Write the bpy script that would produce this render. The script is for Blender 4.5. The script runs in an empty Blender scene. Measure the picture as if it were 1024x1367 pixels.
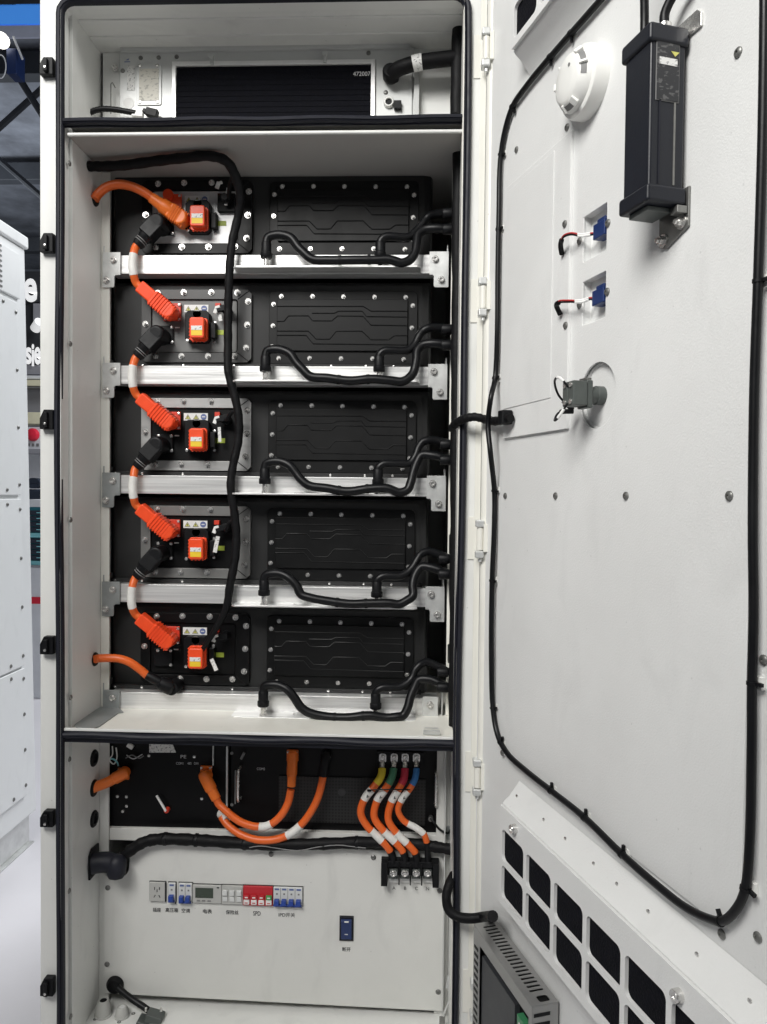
import bpy, bmesh, math, random
from mathutils import Vector, Matrix
random.seed(7)
SC = bpy.context.scene
COL = SC.collection
R = math.radians

# ------------------------------------------------------------------ camera
# world: X right along the cabinet front, Y into the cabinet, Z up; cabinet front plane Y = 0
FPX, IW, IH = 1000.0, 1024.0, 1367.0
CAMP = Vector((0.0, -1.6, 1.4))
def _cam(px, py):
    return Vector(((px - IW / 2) / FPX, -(py - IH / 2) / FPX, -1.0)).normalized()
_down = _cam(82, 41300); _dep = _cam(552, 660)
_Z = -_down; _Y = (_dep - _dep.dot(_Z) * _Z).normalized(); _X = _Y.cross(_Z)
ROT = Matrix((_X, _Y, _Z))                     # camera axes -> world
cd = bpy.data.cameras.new('camera'); cam = bpy.data.objects.new('camera', cd); COL.objects.link(cam)
cd.sensor_fit = 'VERTICAL'; cd.sensor_height = 36.0; cd.lens = 36.0 * FPX / IH
cd.clip_start = 0.02; cd.clip_end = 200
cam.matrix_world = Matrix.Translation(CAMP) @ ROT.to_4x4()
SC.camera = cam

# ------------------------------------------------------------------ light
w = bpy.data.worlds.new('World'); SC.world = w; w.use_nodes = True
bg = w.node_tree.nodes['Background']; bg.inputs[0].default_value = (0.90, 0.95, 1.0, 1); bg.inputs[1].default_value = 0.085
def area(name, loc, target, sx, sy, power, col=(1, .985, .955), spread=180):
    l = bpy.data.lights.new(name, 'AREA'); l.shape = 'RECTANGLE'; l.size = sx; l.size_y = sy; l.energy = power; l.color = col; l.spread = R(spread)
    o = bpy.data.objects.new(name, l); COL.objects.link(o); o.location = loc
    o.rotation_euler = (Vector(target) - Vector(loc)).to_track_quat('-Z', 'Y').to_euler()
    return o
area('booth_lamp', (-1.15, -2.4, 3.5), (.05, -.2, 1.66), 1.6, 1.25, 31.5, spread=84)
area('booth_lamp', (2.2, -1.5, 4.0), (-.6, 0, 2.0), 1.3, 1.0, 52)
area('hall_fill', (0.6, 3.6, 5.2), (-2.6, 1.8, 1.0), 2.5, 2.5, 300, (.95, .97, 1))  # added fill, unseen, to brighten the neighbouring cabinet's side face
area('hall_fill', (-9.0, 11.0, 4.5), (-6.0, 14, 8), 3.0, 3.0, 190, (.9, .95, 1))  # unseen uplight added to brighten the hall ceiling
SC.view_settings.view_transform = 'Standard'; SC.view_settings.look = 'None'
SC.view_settings.exposure = 0.0; SC.view_settings.gamma = 1.0

# ------------------------------------------------------------------ frames and pixels
class Frame:
    def __init__(s, o, ex, ey, ez):
        s.o, s.ex, s.ey, s.ez = Vector(o), Vector(ex), Vector(ey), Vector(ez)
    def w(s, p): return s.o + s.ex * p[0] + s.ey * p[1] + s.ez * p[2]
CAB = Frame((0, 0, 0), (1, 0, 0), (0, 1, 0), (0, 0, 1))
def ray(px, py): return ROT @ _cam(px, py)
def pf(F, px, py, y):
    d = ray(px, py); t = (y - (CAMP - F.o).dot(F.ey)) / d.dot(F.ey)
    q = CAMP + d * t - F.o
    return q.dot(F.ex), q.dot(F.ez)
def pt(F, px, py, y):
    a, b = pf(F, px, py, y); return (a, y, b)
def PX(px, y, py=660): return pf(CAB, px, py, y)[0]
def PZ(py, y, px=350): return pf(CAB, px, py, y)[1]
_u = -ray(227, 652); _u.z = 0; _u.normalize()
HINGE = (PX(645, -.015), -.015, 0)
DOOR = Frame(HINGE, _u, (-_u.y, _u.x, 0), (0, 0, 1))

# ------------------------------------------------------------------ materials
MATS = {}
def mat(name, col, rough=.5, metal=0, var=.06, vscale=8, bump=0, bscale=200, spec=.5, emit=0, stretch=None, coat=0, grime=0):
    m = bpy.data.materials.new(name); m.use_nodes = True; nt = m.node_tree; N, L = nt.nodes, nt.links
    b = N['Principled BSDF']
    b.inputs['Roughness'].default_value = rough; b.inputs['Metallic'].default_value = metal
    b.inputs['Specular IOR Level'].default_value = spec
    if coat: b.inputs['Coat Weight'].default_value = coat; b.inputs['Coat Roughness'].default_value = .15
    tc = N.new('ShaderNodeTexCoord'); mp = N.new('ShaderNodeMapping'); L.new(tc.outputs['Object'], mp.inputs[0])
    if stretch: mp.inputs['Scale'].default_value = stretch
    n = N.new('ShaderNodeTexNoise'); n.inputs['Scale'].default_value = vscale; n.inputs['Detail'].default_value = 5
    n.inputs['Roughness'].default_value = .62; L.new(mp.outputs[0], n.inputs['Vector'])
    rp = N.new('ShaderNodeMapRange'); rp.inputs[1].default_value = .3; rp.inputs[2].default_value = .7
    rp.inputs[3].default_value = 1 - var; rp.inputs[4].default_value = 1 + var
    L.new(n.outputs['Fac'], rp.inputs[0])
    hs = N.new('ShaderNodeHueSaturation'); hs.inputs['Color'].default_value = (*col, 1); L.new(rp.outputs[0], hs.inputs['Value'])
    if grime:
        # faint handling smudges and small specks
        m2 = N.new('ShaderNodeMapping'); m2.inputs['Scale'].default_value = (2.2, 2.2, .9); L.new(tc.outputs['Object'], m2.inputs[0])
        g1 = N.new('ShaderNodeTexNoise'); g1.inputs['Scale'].default_value = 5; g1.inputs['Detail'].default_value = 7; g1.inputs['Distortion'].default_value = 1.2; L.new(m2.outputs[0], g1.inputs['Vector'])
        r1 = N.new('ShaderNodeMapRange'); r1.inputs[1].default_value = .56; r1.inputs[2].default_value = .78; r1.inputs[3].default_value = 1; r1.inputs[4].default_value = 1 - grime; L.new(g1.outputs['Fac'], r1.inputs[0])
        g2 = N.new('ShaderNodeTexVoronoi'); g2.inputs['Scale'].default_value = 26; L.new(tc.outputs['Object'], g2.inputs['Vector'])
        r2 = N.new('ShaderNodeMapRange'); r2.inputs[1].default_value = .03; r2.inputs[2].default_value = .05; r2.inputs[3].default_value = 1 - grime * 2.2; r2.inputs[4].default_value = 1; L.new(g2.outputs['Distance'], r2.inputs[0])
        q1 = N.new('ShaderNodeMath'); q1.operation = 'MULTIPLY'; L.new(r1.outputs[0], q1.inputs[0]); L.new(r2.outputs[0], q1.inputs[1])
        q2 = N.new('ShaderNodeMath'); q2.operation = 'MULTIPLY'; L.new(q1.outputs[0], q2.inputs[0]); L.new(rp.outputs[0], q2.inputs[1]); L.new(q2.outputs[0], hs.inputs['Value'])
    L.new(hs.outputs[0], b.inputs['Base Color'])
    rr = N.new('ShaderNodeMapRange'); rr.inputs[1].default_value = .3; rr.inputs[2].default_value = .7
    rr.inputs[3].default_value = max(.02, rough - .07); rr.inputs[4].default_value = min(1, rough + .07)
    L.new(n.outputs['Fac'], rr.inputs[0]); L.new(rr.outputs[0], b.inputs['Roughness'])
    if bump:
        n2 = N.new('ShaderNodeTexNoise'); n2.inputs['Scale'].default_value = bscale; n2.inputs['Detail'].default_value = 2
        L.new(mp.outputs[0], n2.inputs['Vector'])
        bp = N.new('ShaderNodeBump'); bp.inputs['Strength'].default_value = bump; bp.inputs['Distance'].default_value = .002
        L.new(n2.outputs['Fac'], bp.inputs['Height']); L.new(bp.outputs[0], b.inputs['Normal'])
    if emit:
        b.inputs['Emission Color'].default_value = (*col, 1); b.inputs['Emission Strength'].default_value = emit
    MATS[name] = m; return m
mat('white_paint', (.76, .765, .74), .38, var=.035, vscale=3, bump=.12, bscale=420, grime=.10)
mat('door_paint', (.745, .75, .74), .42, var=.03, vscale=4, bump=.2, bscale=380, grime=.07)
mat('cream_paint', (.78, .77, .71), .36, var=.03, vscale=4, bump=.1, bscale=420, grime=.10)
mat('panel_paint', (.70, .70, .67), .45, var=.03, vscale=5, bump=.1, bscale=420, grime=.09)
mat('grey_paint', (.55, .56, .55), .45, var=.04, vscale=5, bump=.08)
mat('gasket', (.010, .011, .018), .55, spec=.35, var=.2, vscale=30, bump=.1, bscale=120)
mat('rubber', (.0042, .0045, .0055), .48, spec=.24, var=.25, vscale=25, bump=.1, bscale=160)
mat('tape', (.0042, .0042, .005), .6, spec=.2, var=.3, vscale=40, bump=.6, bscale=90)
mat('hose', (.0042, .0045, .0055), .40, spec=.28, var=.2, vscale=20, bump=.08, bscale=150)
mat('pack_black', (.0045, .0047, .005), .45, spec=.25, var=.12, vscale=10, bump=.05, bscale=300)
mat('pack_grey', (.021, .0213, .0216), .48, spec=.35, var=.12, vscale=10, bump=.05, bscale=300)
mat('panel_black', (.003, .003, .0034), .42, spec=.22, var=.12, vscale=10)
mat('reflect_grey', (.14, .14, .137), .38, var=.1, vscale=10)  # grey reflection on a black terminal plate, painted as colour
mat('reflect_silver', (.40, .40, .395), .42, metal=.55, var=.1, vscale=8, stretch=(1, 1, 6))  # bright reflection on a black surround, given as base colour
mat('reflect_pale', (.60, .60, .60), .4, metal=.3, var=.1, vscale=12, bump=.15, bscale=60)  # pale reflection on the topmost terminal plate, painted in
mat('reflect_faint', (.06, .06, .06), .4, metal=.2, var=.1, vscale=9)  # faint reflection on a black surround, painted in
mat('aluminium', (.84, .84, .83), .34, metal=.58, var=.17, vscale=24, stretch=(.10, 2, 6), bump=.10, bscale=80)
mat('shelf_grey', (.40, .39, .37), .5, var=.05, vscale=4, bump=.06)
mat('psu_inner', (.035, .037, .042), .5)
mat('reflect_dull', (.20, .20, .195), .42, metal=.4, var=.12, vscale=8)  # duller surround reflection, put into the colour
mat('zinc', (.66, .67, .66), .36, metal=.55, var=.12, vscale=22)
mat('zinc_dull', (.36, .38, .38), .42, metal=.55, var=.18, vscale=18)
mat('chrome', (.72, .71, .69), .25, metal=.85, var=.08, vscale=60)
mat('dark_steel', (.22, .22, .21), .38, metal=.7, var=.15, vscale=60)
mat('orange_cable', (.72, .125, .018), .42, var=.08, vscale=20, bump=.04, bscale=200)
mat('orange_plug', (.80, .17, .02), .40, var=.07, vscale=20)
mat('red_plug', (.86, .075, .016), .40, var=.07, vscale=25)
mat('red_flange', (.62, .045, .02), .45, var=.1, vscale=25)
mat('label_white', (.78, .78, .76), .5, var=.04, vscale=40)
mat('sleeve_white', (.70, .69, .66), .55, var=.08, vscale=60)
mat('ink', (.02, .02, .022), .6)
mat('ink_dark', (.045, .045, .047), .6)
mat('ink_grey', (.20, .20, .20), .6)
mat('print_white', (.62, .62, .62), .6)
mat('yellow', (.80, .55, .03), .5)
mat('warn_yellow', (.62, .60, .16), .5)
mat('green_label', (.36, .44, .05), .5)
mat('blue_mark', (.12, .16, .34), .5)
mat('sleeve_yellow', (.72, .55, .03), .5)
mat('sleeve_green', (.05, .20, .11), .5)
mat('sleeve_red', (.50, .02, .05), .5)
mat('sleeve_blue', (.03, .17, .45), .5)
mat('blue_plastic', (.016, .055, .30), .38, var=.08)
mat('blue_plug', (.009, .028, .12), .4, var=.08)
mat('navy_plastic', (.012, .030, .115), .35, var=.08)
mat('module_grey', (.47, .47, .45), .45, var=.04, vscale=20)
mat('module_white', (.66, .67, .66), .42, var=.04, vscale=20)
mat('module_red', (.50, .018, .028), .42, var=.06)
mat('green_led', (.06, .30, .08), .4)
mat('lcd', (.045, .06, .045), .25, var=.05)
mat('filter', (.0045, .0048, .0075), .85, spec=.12, var=.35, vscale=60, bump=.8, bscale=260)
mat('box_black', (.007, .0085, .014), .4, spec=.4, var=.12, vscale=12, bump=.05, bscale=300)
mat('switch_grey', (.075, .085, .08), .4, var=.12, vscale=40)
mat('plastic_white', (.80, .80, .77), .38, var=.02, vscale=6)
mat('psu_metal', (.33, .33, .325), .40, metal=.6, var=.1, vscale=14)
mat('pcb_green', (.05, .22, .10), .4)
mat('name_silver', (.58, .57, .52), .38, metal=.3, var=.12, vscale=70)
mat('ac_plate', (.60, .61, .60), .42, metal=.15, var=.04, vscale=6)
mat('silver_frame', (.82, .82, .81), .35, metal=.35, var=.04)
mat('wire_red', (.45, .03, .03), .45)
mat('far_white', (.74, .76, .80), .5)
mat('neighbour', (.77, .785, .785), .42, var=.02, vscale=2, bump=.05, grime=.06)
mat('hall_floor', (.66, .65, .68), .38, var=.04, vscale=2)
mat('hall_dark', (.20, .215, .25), .8, var=.5, vscale=.9)
mat('hall_beam', (.045, .05, .06), .7, var=.3, vscale=2)
mat('banner_blue', (.06, .27, .80), .5, emit=.55)  # glow added to keep the banner bright without a lamp nearby
mat('banner_white', (.62, .66, .82), .5)
mat('lamp_white', (1, .98, .9), .5, emit=3.0)
mat('sign_black', (.03, .032, .038), .5)
mat('letter_white', (.85, .85, .85), .5, emit=.55)  # glow added to brighten the sign letters
mat('far_grey', (.30, .30, .33), .5)
mat('far_cream', (.80, .76, .55), .5)
mat('far_red', (.70, .02, .05), .4)
mat('far_teal', (.03, .20, .26), .4)
mat('far_cyan', (.25, .62, .68), .4)
mat('far_navy', (.02, .03, .05), .6)
def mesh_mat():
    m = mat('perforated', (.010, .011, .012), .5); nt = m.node_tree; N, L = nt.nodes, nt.links; b = N['Principled BSDF']
    tc = N.new('ShaderNodeTexCoord'); v = N.new('ShaderNodeTexVoronoi'); v.inputs['Scale'].default_value = 130; v.inputs['Randomness'].default_value = 0
    L.new(tc.outputs['Object'], v.inputs['Vector']); r = N.new('ShaderNodeMapRange'); r.inputs[1].default_value = .3; r.inputs[2].default_value = .42
    L.new(v.outputs['Distance'], r.inputs[0]); mx = N.new('ShaderNodeMix'); mx.data_type = 'RGBA'
    mx.inputs[6].default_value = (.003, .003, .003, 1); mx.inputs[7].default_value = (.019, .019, .019, 1)
    L.new(r.outputs[0], mx.inputs[0]); L.new(mx.outputs[2], b.inputs['Base Color'])
mesh_mat()
def print_mat(name, base, ink, sx, sz, thr):
    # rows of fine print too small to read
    m = mat(name, base, .5); nt = m.node_tree; N, L = nt.nodes, nt.links; b = N['Principled BSDF']
    tc = N.new('ShaderNodeTexCoord'); mp = N.new('ShaderNodeMapping'); mp.inputs['Scale'].default_value = (sx, sx, sz)
    L.new(tc.outputs['Object'], mp.inputs[0]); n = N.new('ShaderNodeTexNoise'); n.inputs['Scale'].default_value = 1; n.inputs['Detail'].default_value = 2
    L.new(mp.outputs[0], n.inputs['Vector']); r = N.new('ShaderNodeMapRange'); r.inputs[1].default_value = thr; r.inputs[2].default_value = thr + .08
    L.new(n.outputs['Fac'], r.inputs[0]); mx = N.new('ShaderNodeMix'); mx.data_type = 'RGBA'
    mx.inputs[6].default_value = (*base, 1); mx.inputs[7].default_value = (*ink, 1)
    L.new(r.outputs[0], mx.inputs[0]); L.new(mx.outputs[2], b.inputs['Base Color'])
print_mat('print_plate', (.62, .60, .53), (.38, .37, .33), 90, 190, .55)
print_mat('print_label', (.74, .74, .72), (.28, .28, .28), 180, 260, .55)
print_mat('print_dark', (.020, .021, .024), (.10, .10, .10), 130, 260, .56)

# ------------------------------------------------------------------ mesh builder
class MB:
    def __init__(s, F=CAB): s.F = F; s.v = []; s.f = []
    def add(s, pts, faces):
        n = len(s.v); s.v += [s.F.w(p) for p in pts]; s.f += [tuple(i + n for i in f) for f in faces]; return s
    def box(s, x0, x1, y0, y1, z0, z1):
        x0, x1 = min(x0, x1), max(x0, x1); y0, y1 = min(y0, y1), max(y0, y1); z0, z1 = min(z0, z1), max(z0, z1)
        p = [(x, y, z) for z in (z0, z1) for y in (y0, y1) for x in (x0, x1)]
        return s.add(p, [(0, 2, 3, 1), (4, 5, 7, 6), (0, 1, 5, 4), (2, 6, 7, 3), (0, 4, 6, 2), (1, 3, 7, 5)])
    def obox(s, c, a, sx, sy, sz, b=None):
        # box with its length along a (in the x-z plane or any direction), sy along y-ish, sz across
        a = Vector(a).normalized(); y = Vector((0, 1, 0)) if b is None else Vector(b); cz = a.cross(y).normalized(); y = cz.cross(a).normalized()
        c = Vector(c); p = [c + a * (i * sx / 2) + y * (j * sy / 2) + cz * (k * sz / 2) for k in (-1, 1) for j in (-1, 1) for i in (-1, 1)]
        return s.add(p, [(0, 2, 3, 1), (4, 5, 7, 6), (0, 1, 5, 4), (2, 6, 7, 3), (0, 4, 6, 2), (1, 3, 7, 5)])
    def cyl(s, c, axis, r, h, seg=16, r2=None):
        # from c along axis for h
        a = Vector(axis).normalized(); t = Vector((0, 0, 1)) if abs(a.z) < .9 else Vector((1, 0, 0))
        e = a.cross(t).normalized(); g = a.cross(e); c = Vector(c); r2 = r if r2 is None else r2
        p = [c + (e * math.cos(k * math.tau / seg) + g * math.sin(k * math.tau / seg)) * r for k in range(seg)]
        p += [c + a * h + (e * math.cos(k * math.tau / seg) + g * math.sin(k * math.tau / seg)) * r2 for k in range(seg)]
        f = [(k, (k + 1) % seg, seg + (k + 1) % seg, seg + k) for k in range(seg)] + [tuple(range(seg))[::-1], tuple(range(seg, 2 * seg))]
        return s.add(p, f)
    def lathe(s, c, axis, prof, seg=24):
        a = Vector(axis).normalized(); t = Vector((0, 0, 1)) if abs(a.z) < .9 else Vector((1, 0, 0))
        e = a.cross(t).normalized(); g = a.cross(e); c = Vector(c); p = []; f = []
        for (r, h) in prof:
            p += [c + a * h + (e * math.cos(k * math.tau / seg) + g * math.sin(k * math.tau / seg)) * r for k in range(seg)]
        for i in range(len(prof) - 1):
            for k in range(seg):
                f.append((i * seg + k, i * seg + (k + 1) % seg, (i + 1) * seg + (k + 1) % seg, (i + 1) * seg + k))
        f += [tuple(range(seg))[::-1], tuple(range((len(prof) - 1) * seg, len(prof) * seg))]
        return s.add(p, f)
    def tube(s, path, r, seg=10, rs=None):
        P = [Vector(p) for p in path]; n = len(P); T = []
        for i in range(n): T.append((P[min(i + 1, n - 1)] - P[max(i - 1, 0)]).normalized())
        t0 = T[0]; ref = Vector((0, 1, 0)) if abs(t0.y) < .8 else Vector((1, 0, 0))
        e = (ref - ref.dot(t0) * t0).normalized(); pts = []
        for i in range(n):
            e = (e - e.dot(T[i]) * T[i]).normalized(); g = T[i].cross(e); rr = rs[i] if rs else r
            pts += [P[i] + (e * math.cos(k * math.tau / seg) + g * math.sin(k * math.tau / seg)) * rr for k in range(seg)]
        f = [(i * seg + k, i * seg + (k + 1) % seg, (i + 1) * seg + (k + 1) % seg, (i + 1) * seg + k) for i in range(n - 1) for k in range(seg)]
        f += [tuple(range(seg))[::-1], tuple(range((n - 1) * seg, n * seg))]
        return s.add(pts, f)
    def prism(s, poly, y0, y1):
        # poly of (x, z), front at y0, back at y1
        n = len(poly); p = [(x, y0, z) for x, z in poly] + [(x, y1, z) for x, z in poly]
        return s.add(p, [tuple(range(n)), tuple(range(n, 2 * n))[::-1]] + [(i, n + i, n + (i + 1) % n, (i + 1) % n) for i in range(n)])
    def plate(s, outer, holes, y0, y1, back=False):
        bm = bmesh.new(); loops = []
        for lp in [outer] + holes:
            vs = [bm.verts.new((x, 0, z)) for x, z in lp]; loops.append(vs)
            for i in range(len(vs)): bm.edges.new((vs[i], vs[(i + 1) % len(vs)]))
        bmesh.ops.triangle_fill(bm, use_beauty=True, use_dissolve=False, edges=bm.edges[:], normal=(0, -1, 0))
        bm.verts.ensure_lookup_table(); bm.verts.index_update()
        pts = [(v.co.x, y0, v.co.z) for v in bm.verts]; fs = [tuple(v.index for v in f.verts) for f in bm.faces]
        s.add(pts, fs)
        if back: s.add([(a, y1, c) for a, b, c in pts], [f[::-1] for f in fs])
        bm.free()
        for lp in [outer] + holes:
            n = len(lp); s.add([(x, y0, z) for x, z in lp] + [(x, y1, z) for x, z in lp], [(i, n + i, n + (i + 1) % n, (i + 1) % n) for i in range(n)])
        return s

def rrect(x0, x1, z0, z1, r, n=5):
    x0, x1 = min(x0, x1), max(x0, x1); z0, z1 = min(z0, z1), max(z0, z1); o = []
    for cx, cz, a in ((x1 - r, z1 - r, 0), (x0 + r, z1 - r, 90), (x0 + r, z0 + r, 180), (x1 - r, z0 + r, 270)):
        o += [(cx + r * math.cos(R(a + 90 * k / n)), cz + r * math.sin(R(a + 90 * k / n))) for k in range(n + 1)]
    return o
def chamf(x0, x1, z0, z1, c):
    x0, x1 = min(x0, x1), max(x0, x1); z0, z1 = min(z0, z1), max(z0, z1)
    return [(x0 + c, z0), (x1 - c, z0), (x1, z0 + c), (x1, z1 - c), (x1 - c, z1), (x0 + c, z1), (x0, z1 - c), (x0, z0 + c)]
def rect(x0, x1, z0, z1): return [(x0, z0), (x1, z0), (x1, z1), (x0, z1)]
def circ(cx, cz, r, n=24): return [(cx + r * math.cos(k * math.tau / n), cz + r * math.sin(k * math.tau / n)) for k in range(n)]
def spline(pts, n=8):
    P = [Vector(p) for p in pts]; P = [P[0] * 2 - P[1]] + P + [P[-1] * 2 - P[-2]]; o = []
    for i in range(1, len(P) - 2):
        a, b, c, d = P[i - 1:i + 3]
        # centripetal Catmull-Rom
        t0 = 0; t1 = t0 + max((b - a).length, 1e-6) ** .5; t2 = t1 + max((c - b).length, 1e-6) ** .5; t3 = t2 + max((d - c).length, 1e-6) ** .5
        for k in range(n):
            t = t1 + (t2 - t1) * k / n
            A1 = a * ((t1 - t) / (t1 - t0)) + b * ((t - t0) / (t1 - t0)); A2 = b * ((t2 - t) / (t2 - t1)) + c * ((t - t1) / (t2 - t1)); A3 = c * ((t3 - t) / (t3 - t2)) + d * ((t - t2) / (t3 - t2))
            B1 = A1 * ((t2 - t) / (t2 - t0)) + A2 * ((t - t0) / (t2 - t0)); B2 = A2 * ((t3 - t) / (t3 - t1)) + A3 * ((t - t1) / (t3 - t1))
            o.append(B1 * ((t2 - t) / (t2 - t1)) + B2 * ((t - t1) / (t2 - t1)))
    o.append(P[-2]); return o
def sub(path, a, b):
    L = [0]
    for i in range(1, len(path)): L.append(L[-1] + (path[i] - path[i - 1]).length)
    a *= L[-1]; b *= L[-1]
    def at(d):
        for i in range(1, len(path)):
            if L[i] >= d: return path[i - 1].lerp(path[i], (d - L[i - 1]) / max(L[i] - L[i - 1], 1e-9))
        return path[-1].copy()
    return [at(a)] + [p for p, l in zip(path, L) if a + 1e-4 < l < b - 1e-4] + [at(b)]
def pathp(F, pts, n=8): return spline([pt(F, *p) for p in pts], n)

WL = {}
def _wl(o): return WL[o.name] if o else Vector((0, 0, 0))
def finish(me, angle=38):
    bm = bmesh.new(); bm.from_mesh(me); bmesh.ops.remove_doubles(bm, verts=bm.verts, dist=2e-6); bmesh.ops.recalc_face_normals(bm, faces=bm.faces)
    bm.to_mesh(me); bm.free()
    for p in me.polygons: p.use_smooth = True
    me.set_sharp_from_angle(angle=R(angle))
def obj(name, mb, m, parent=None, bevel=0, seg=2, label=None, kind=None):
    v = mb.v; lo = Vector([min(p[i] for p in v) for i in range(3)]); hi = Vector([max(p[i] for p in v) for i in range(3)])
    c = (lo + hi) / 2
    if parent is None: c.z = lo.z
    me = bpy.data.meshes.new(name); me.from_pydata([p - c for p in v], [], mb.f); finish(me)
    me.materials.append(MATS[m] if isinstance(m, str) else m)
    o = bpy.data.objects.new(name, me); COL.objects.link(o); o.parent = parent; o.location = c - _wl(parent); WL[o.name] = c
    if bevel:
        b = o.modifiers.new('bevel', 'BEVEL'); b.width = bevel; b.segments = seg; b.limit_method = 'ANGLE'; b.angle_limit = R(40); b.harden_normals = True
    if label: o['label'] = label
    if kind: o['kind'] = kind
    return o
def inst(name, me, F, p, parent):
    o = bpy.data.objects.new(name, me); COL.objects.link(o); c = F.w(p); o.parent = parent; o.location = c - _wl(parent); WL[o.name] = c; return o
def thing(name, label, cat, loc, group=None):
    o = bpy.data.objects.new(name, None); COL.objects.link(o); o.location = loc; WL[o.name] = Vector(loc); o.empty_display_size = .02
    o['label'] = label; o['category'] = cat
    if group: o['group'] = group
    return o
def tag(o, label, cat, group=None, kind=None):
    o['label'] = label; o['category'] = cat
    if group: o['group'] = group
    if kind: o['kind'] = kind
    return o
_curve_n = [0]
def text_mb(F, body, cx, cz, y, h, width=None, bold=0):
    cu = bpy.data.curves.new('lettering_curve', 'FONT'); cu.body = body; cu.size = 1; cu.align_x = 'CENTER'; cu.align_y = 'CENTER'; cu.offset = bold
    cu.resolution_u = 4
    to = bpy.data.objects.new('lettering_tmp', cu); COL.objects.link(to)
    dg = bpy.context.evaluated_depsgraph_get(); dg.update(); me = bpy.data.meshes.new_from_object(to.evaluated_get(dg))
    mb = MB(F); vs = [v.co.copy() for v in me.vertices]; fs = [tuple(p.vertices) for p in me.polygons]
    bpy.data.objects.remove(to); bpy.data.curves.remove(cu); bpy.data.meshes.remove(me)
    if not vs: return None
    x0, x1 = min(v.x for v in vs), max(v.x for v in vs); y0, y1 = min(v.y for v in vs), max(v.y for v in vs)
    k = h / max(y1 - y0, 1e-6); kx = k if width is None else width / max(x1 - x0, 1e-6)
    mb.add([(cx + (v.x - (x0 + x1) / 2) * kx, y, cz + (v.y - (y0 + y1) / 2) * k) for v in vs], fs); return mb
def text(F, body, cx, cz, y, h, m, parent, width=None, bold=0, name='lettering'):
    mb = text_mb(F, body, cx, cz, y, h, width, bold)
    return obj(name, mb, m, parent) if mb else None

# shared small hardware -------------------------------------------------
def hw(F, kind, s=1.0):
    key = ('hw', id(F), kind, round(s, 3))
    if key in MATS: return MATS[key]
    mb = MB(Frame((0, 0, 0), F.ex, F.ey, F.ez)); mats = ['chrome']
    if kind == 'flange':       # washer + hex head + stud end
        mb.cyl((0, 0, 0), (0, -1, 0), .0068 * s, .0014 * s, 14); mb.cyl((0, -.0014 * s, 0), (0, -1, 0), .0046 * s, .0045 * s, 6); mb.cyl((0, -.0059 * s, 0), (0, -1, 0), .0025 * s, .003 * s, 8)
    elif kind == 'pan':
        mb.lathe((0, 0, 0), (0, -1, 0), [(.0062 * s, 0), (.006 * s, .0016 * s), (.0042 * s, .0032 * s), (.0018 * s, .0034 * s), (.0016 * s, .0018 * s)], 12); mats = ['dark_steel']
    elif kind == 'socket':     # washer + cap screw with a socket
        mb.cyl((0, 0, 0), (0, -1, 0), .0088 * s, .0018 * s, 14)
        mb.lathe((0, -.0018 * s, 0), (0, -1, 0), [(.0064 * s, 0), (.0064 * s, .0052 * s), (.0056 * s, .0062 * s), (.0034 * s, .0062 * s), (.0030 * s, .0030 * s)], 12); mats = ['chrome']
    elif kind == 'dot':
        mb.lathe((0, 0, 0), (0, -1, 0), [(.004 * s, 0), (.0036 * s, .0016 * s), (.001 * s, .0022 * s)], 8); mats = ['chrome']
    me = bpy.data.meshes.new('hardware_' + kind); me.from_pydata([tuple(v) for v in mb.v], [], mb.f); finish(me)
    for m_ in mats: me.materials.append(MATS[m_])
    MATS[key] = me; return me
def bolt(F, p, parent, kind='flange', s=1.0, name='bolt'): return inst(name, hw(F, kind, s), F, p, parent)
# ================================================================== setting
def struct(o): o['kind'] = 'structure'; return o
struct(obj('hall_floor', MB().box(-14, 8, -6, 20, -.05, 0), 'hall_floor'))
struct(obj('hall_ceiling', MB().box(-14, 0, 5.5, 26, 8.0, 8.1), 'hall_dark'))
struct(obj('hall_wall', MB().box(-14, 0, 20.5, 20.7, .002, 7.99), 'hall_dark'))

# ================================================================== the cabinet
CABT = thing('energy_storage_cabinet', 'tall white open energy storage cabinet with five black battery packs inside', 'cabinet', (-.32, .5, 0))
XLO = PX(53.5, 0); XRO = PX(641, 0); XLI = PX(88, 0); XRI = PX(612, 0); XGL0, XGL1 = PX(72, -.014), PX(82, -.014); XGR0, XGR1 = PX(611.5, -.014), PX(621.5, -.014)
ZTOP = PZ(0, 0) + .11; ZBOT = .12
ZS1 = PZ(164, 0); ZS2 = PZ(984, 0)             # the two cross members
SH1T, SH1B = PZ(160, 0), PZ(178.5, 0)          # upper shelf front: top and bottom
ZF2 = PZ(983, 0)                               # battery floor
DEP = 1.05
# shell
obj('side_panel', MB().box(XLO, XLI, .03, DEP, ZBOT, ZTOP), 'white_paint', CABT, label='left side wall of the cabinet with grommet holes')
obj('side_panel', MB().box(XRI, XRO, .03, DEP, ZBOT, ZTOP), 'white_paint', CABT)
obj('back_panel', MB().box(XLI, XRI, .80, .83, ZBOT + .03, ZTOP - .03), 'grey_paint', CABT)
obj('top_panel', MB().box(XLI, XRI, .032, .80, PZ(2, 0), ZTOP - .002), 'white_paint', CABT)
obj('bottom_panel', MB().box(XLI, XRI, .032, .80, ZBOT + .002, ZBOT + .03), 'white_paint', CABT)
fr = MB()
fr.plate(rect(XLO, XRO, ZBOT, ZTOP), [rrect(PX(83.5, 0), PX(612.5, 0), ZBOT + .04, PZ(4, 0), .012)], 0, .03, back=True)
obj('front_frame', fr, 'white_paint', CABT, bevel=.002)
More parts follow.
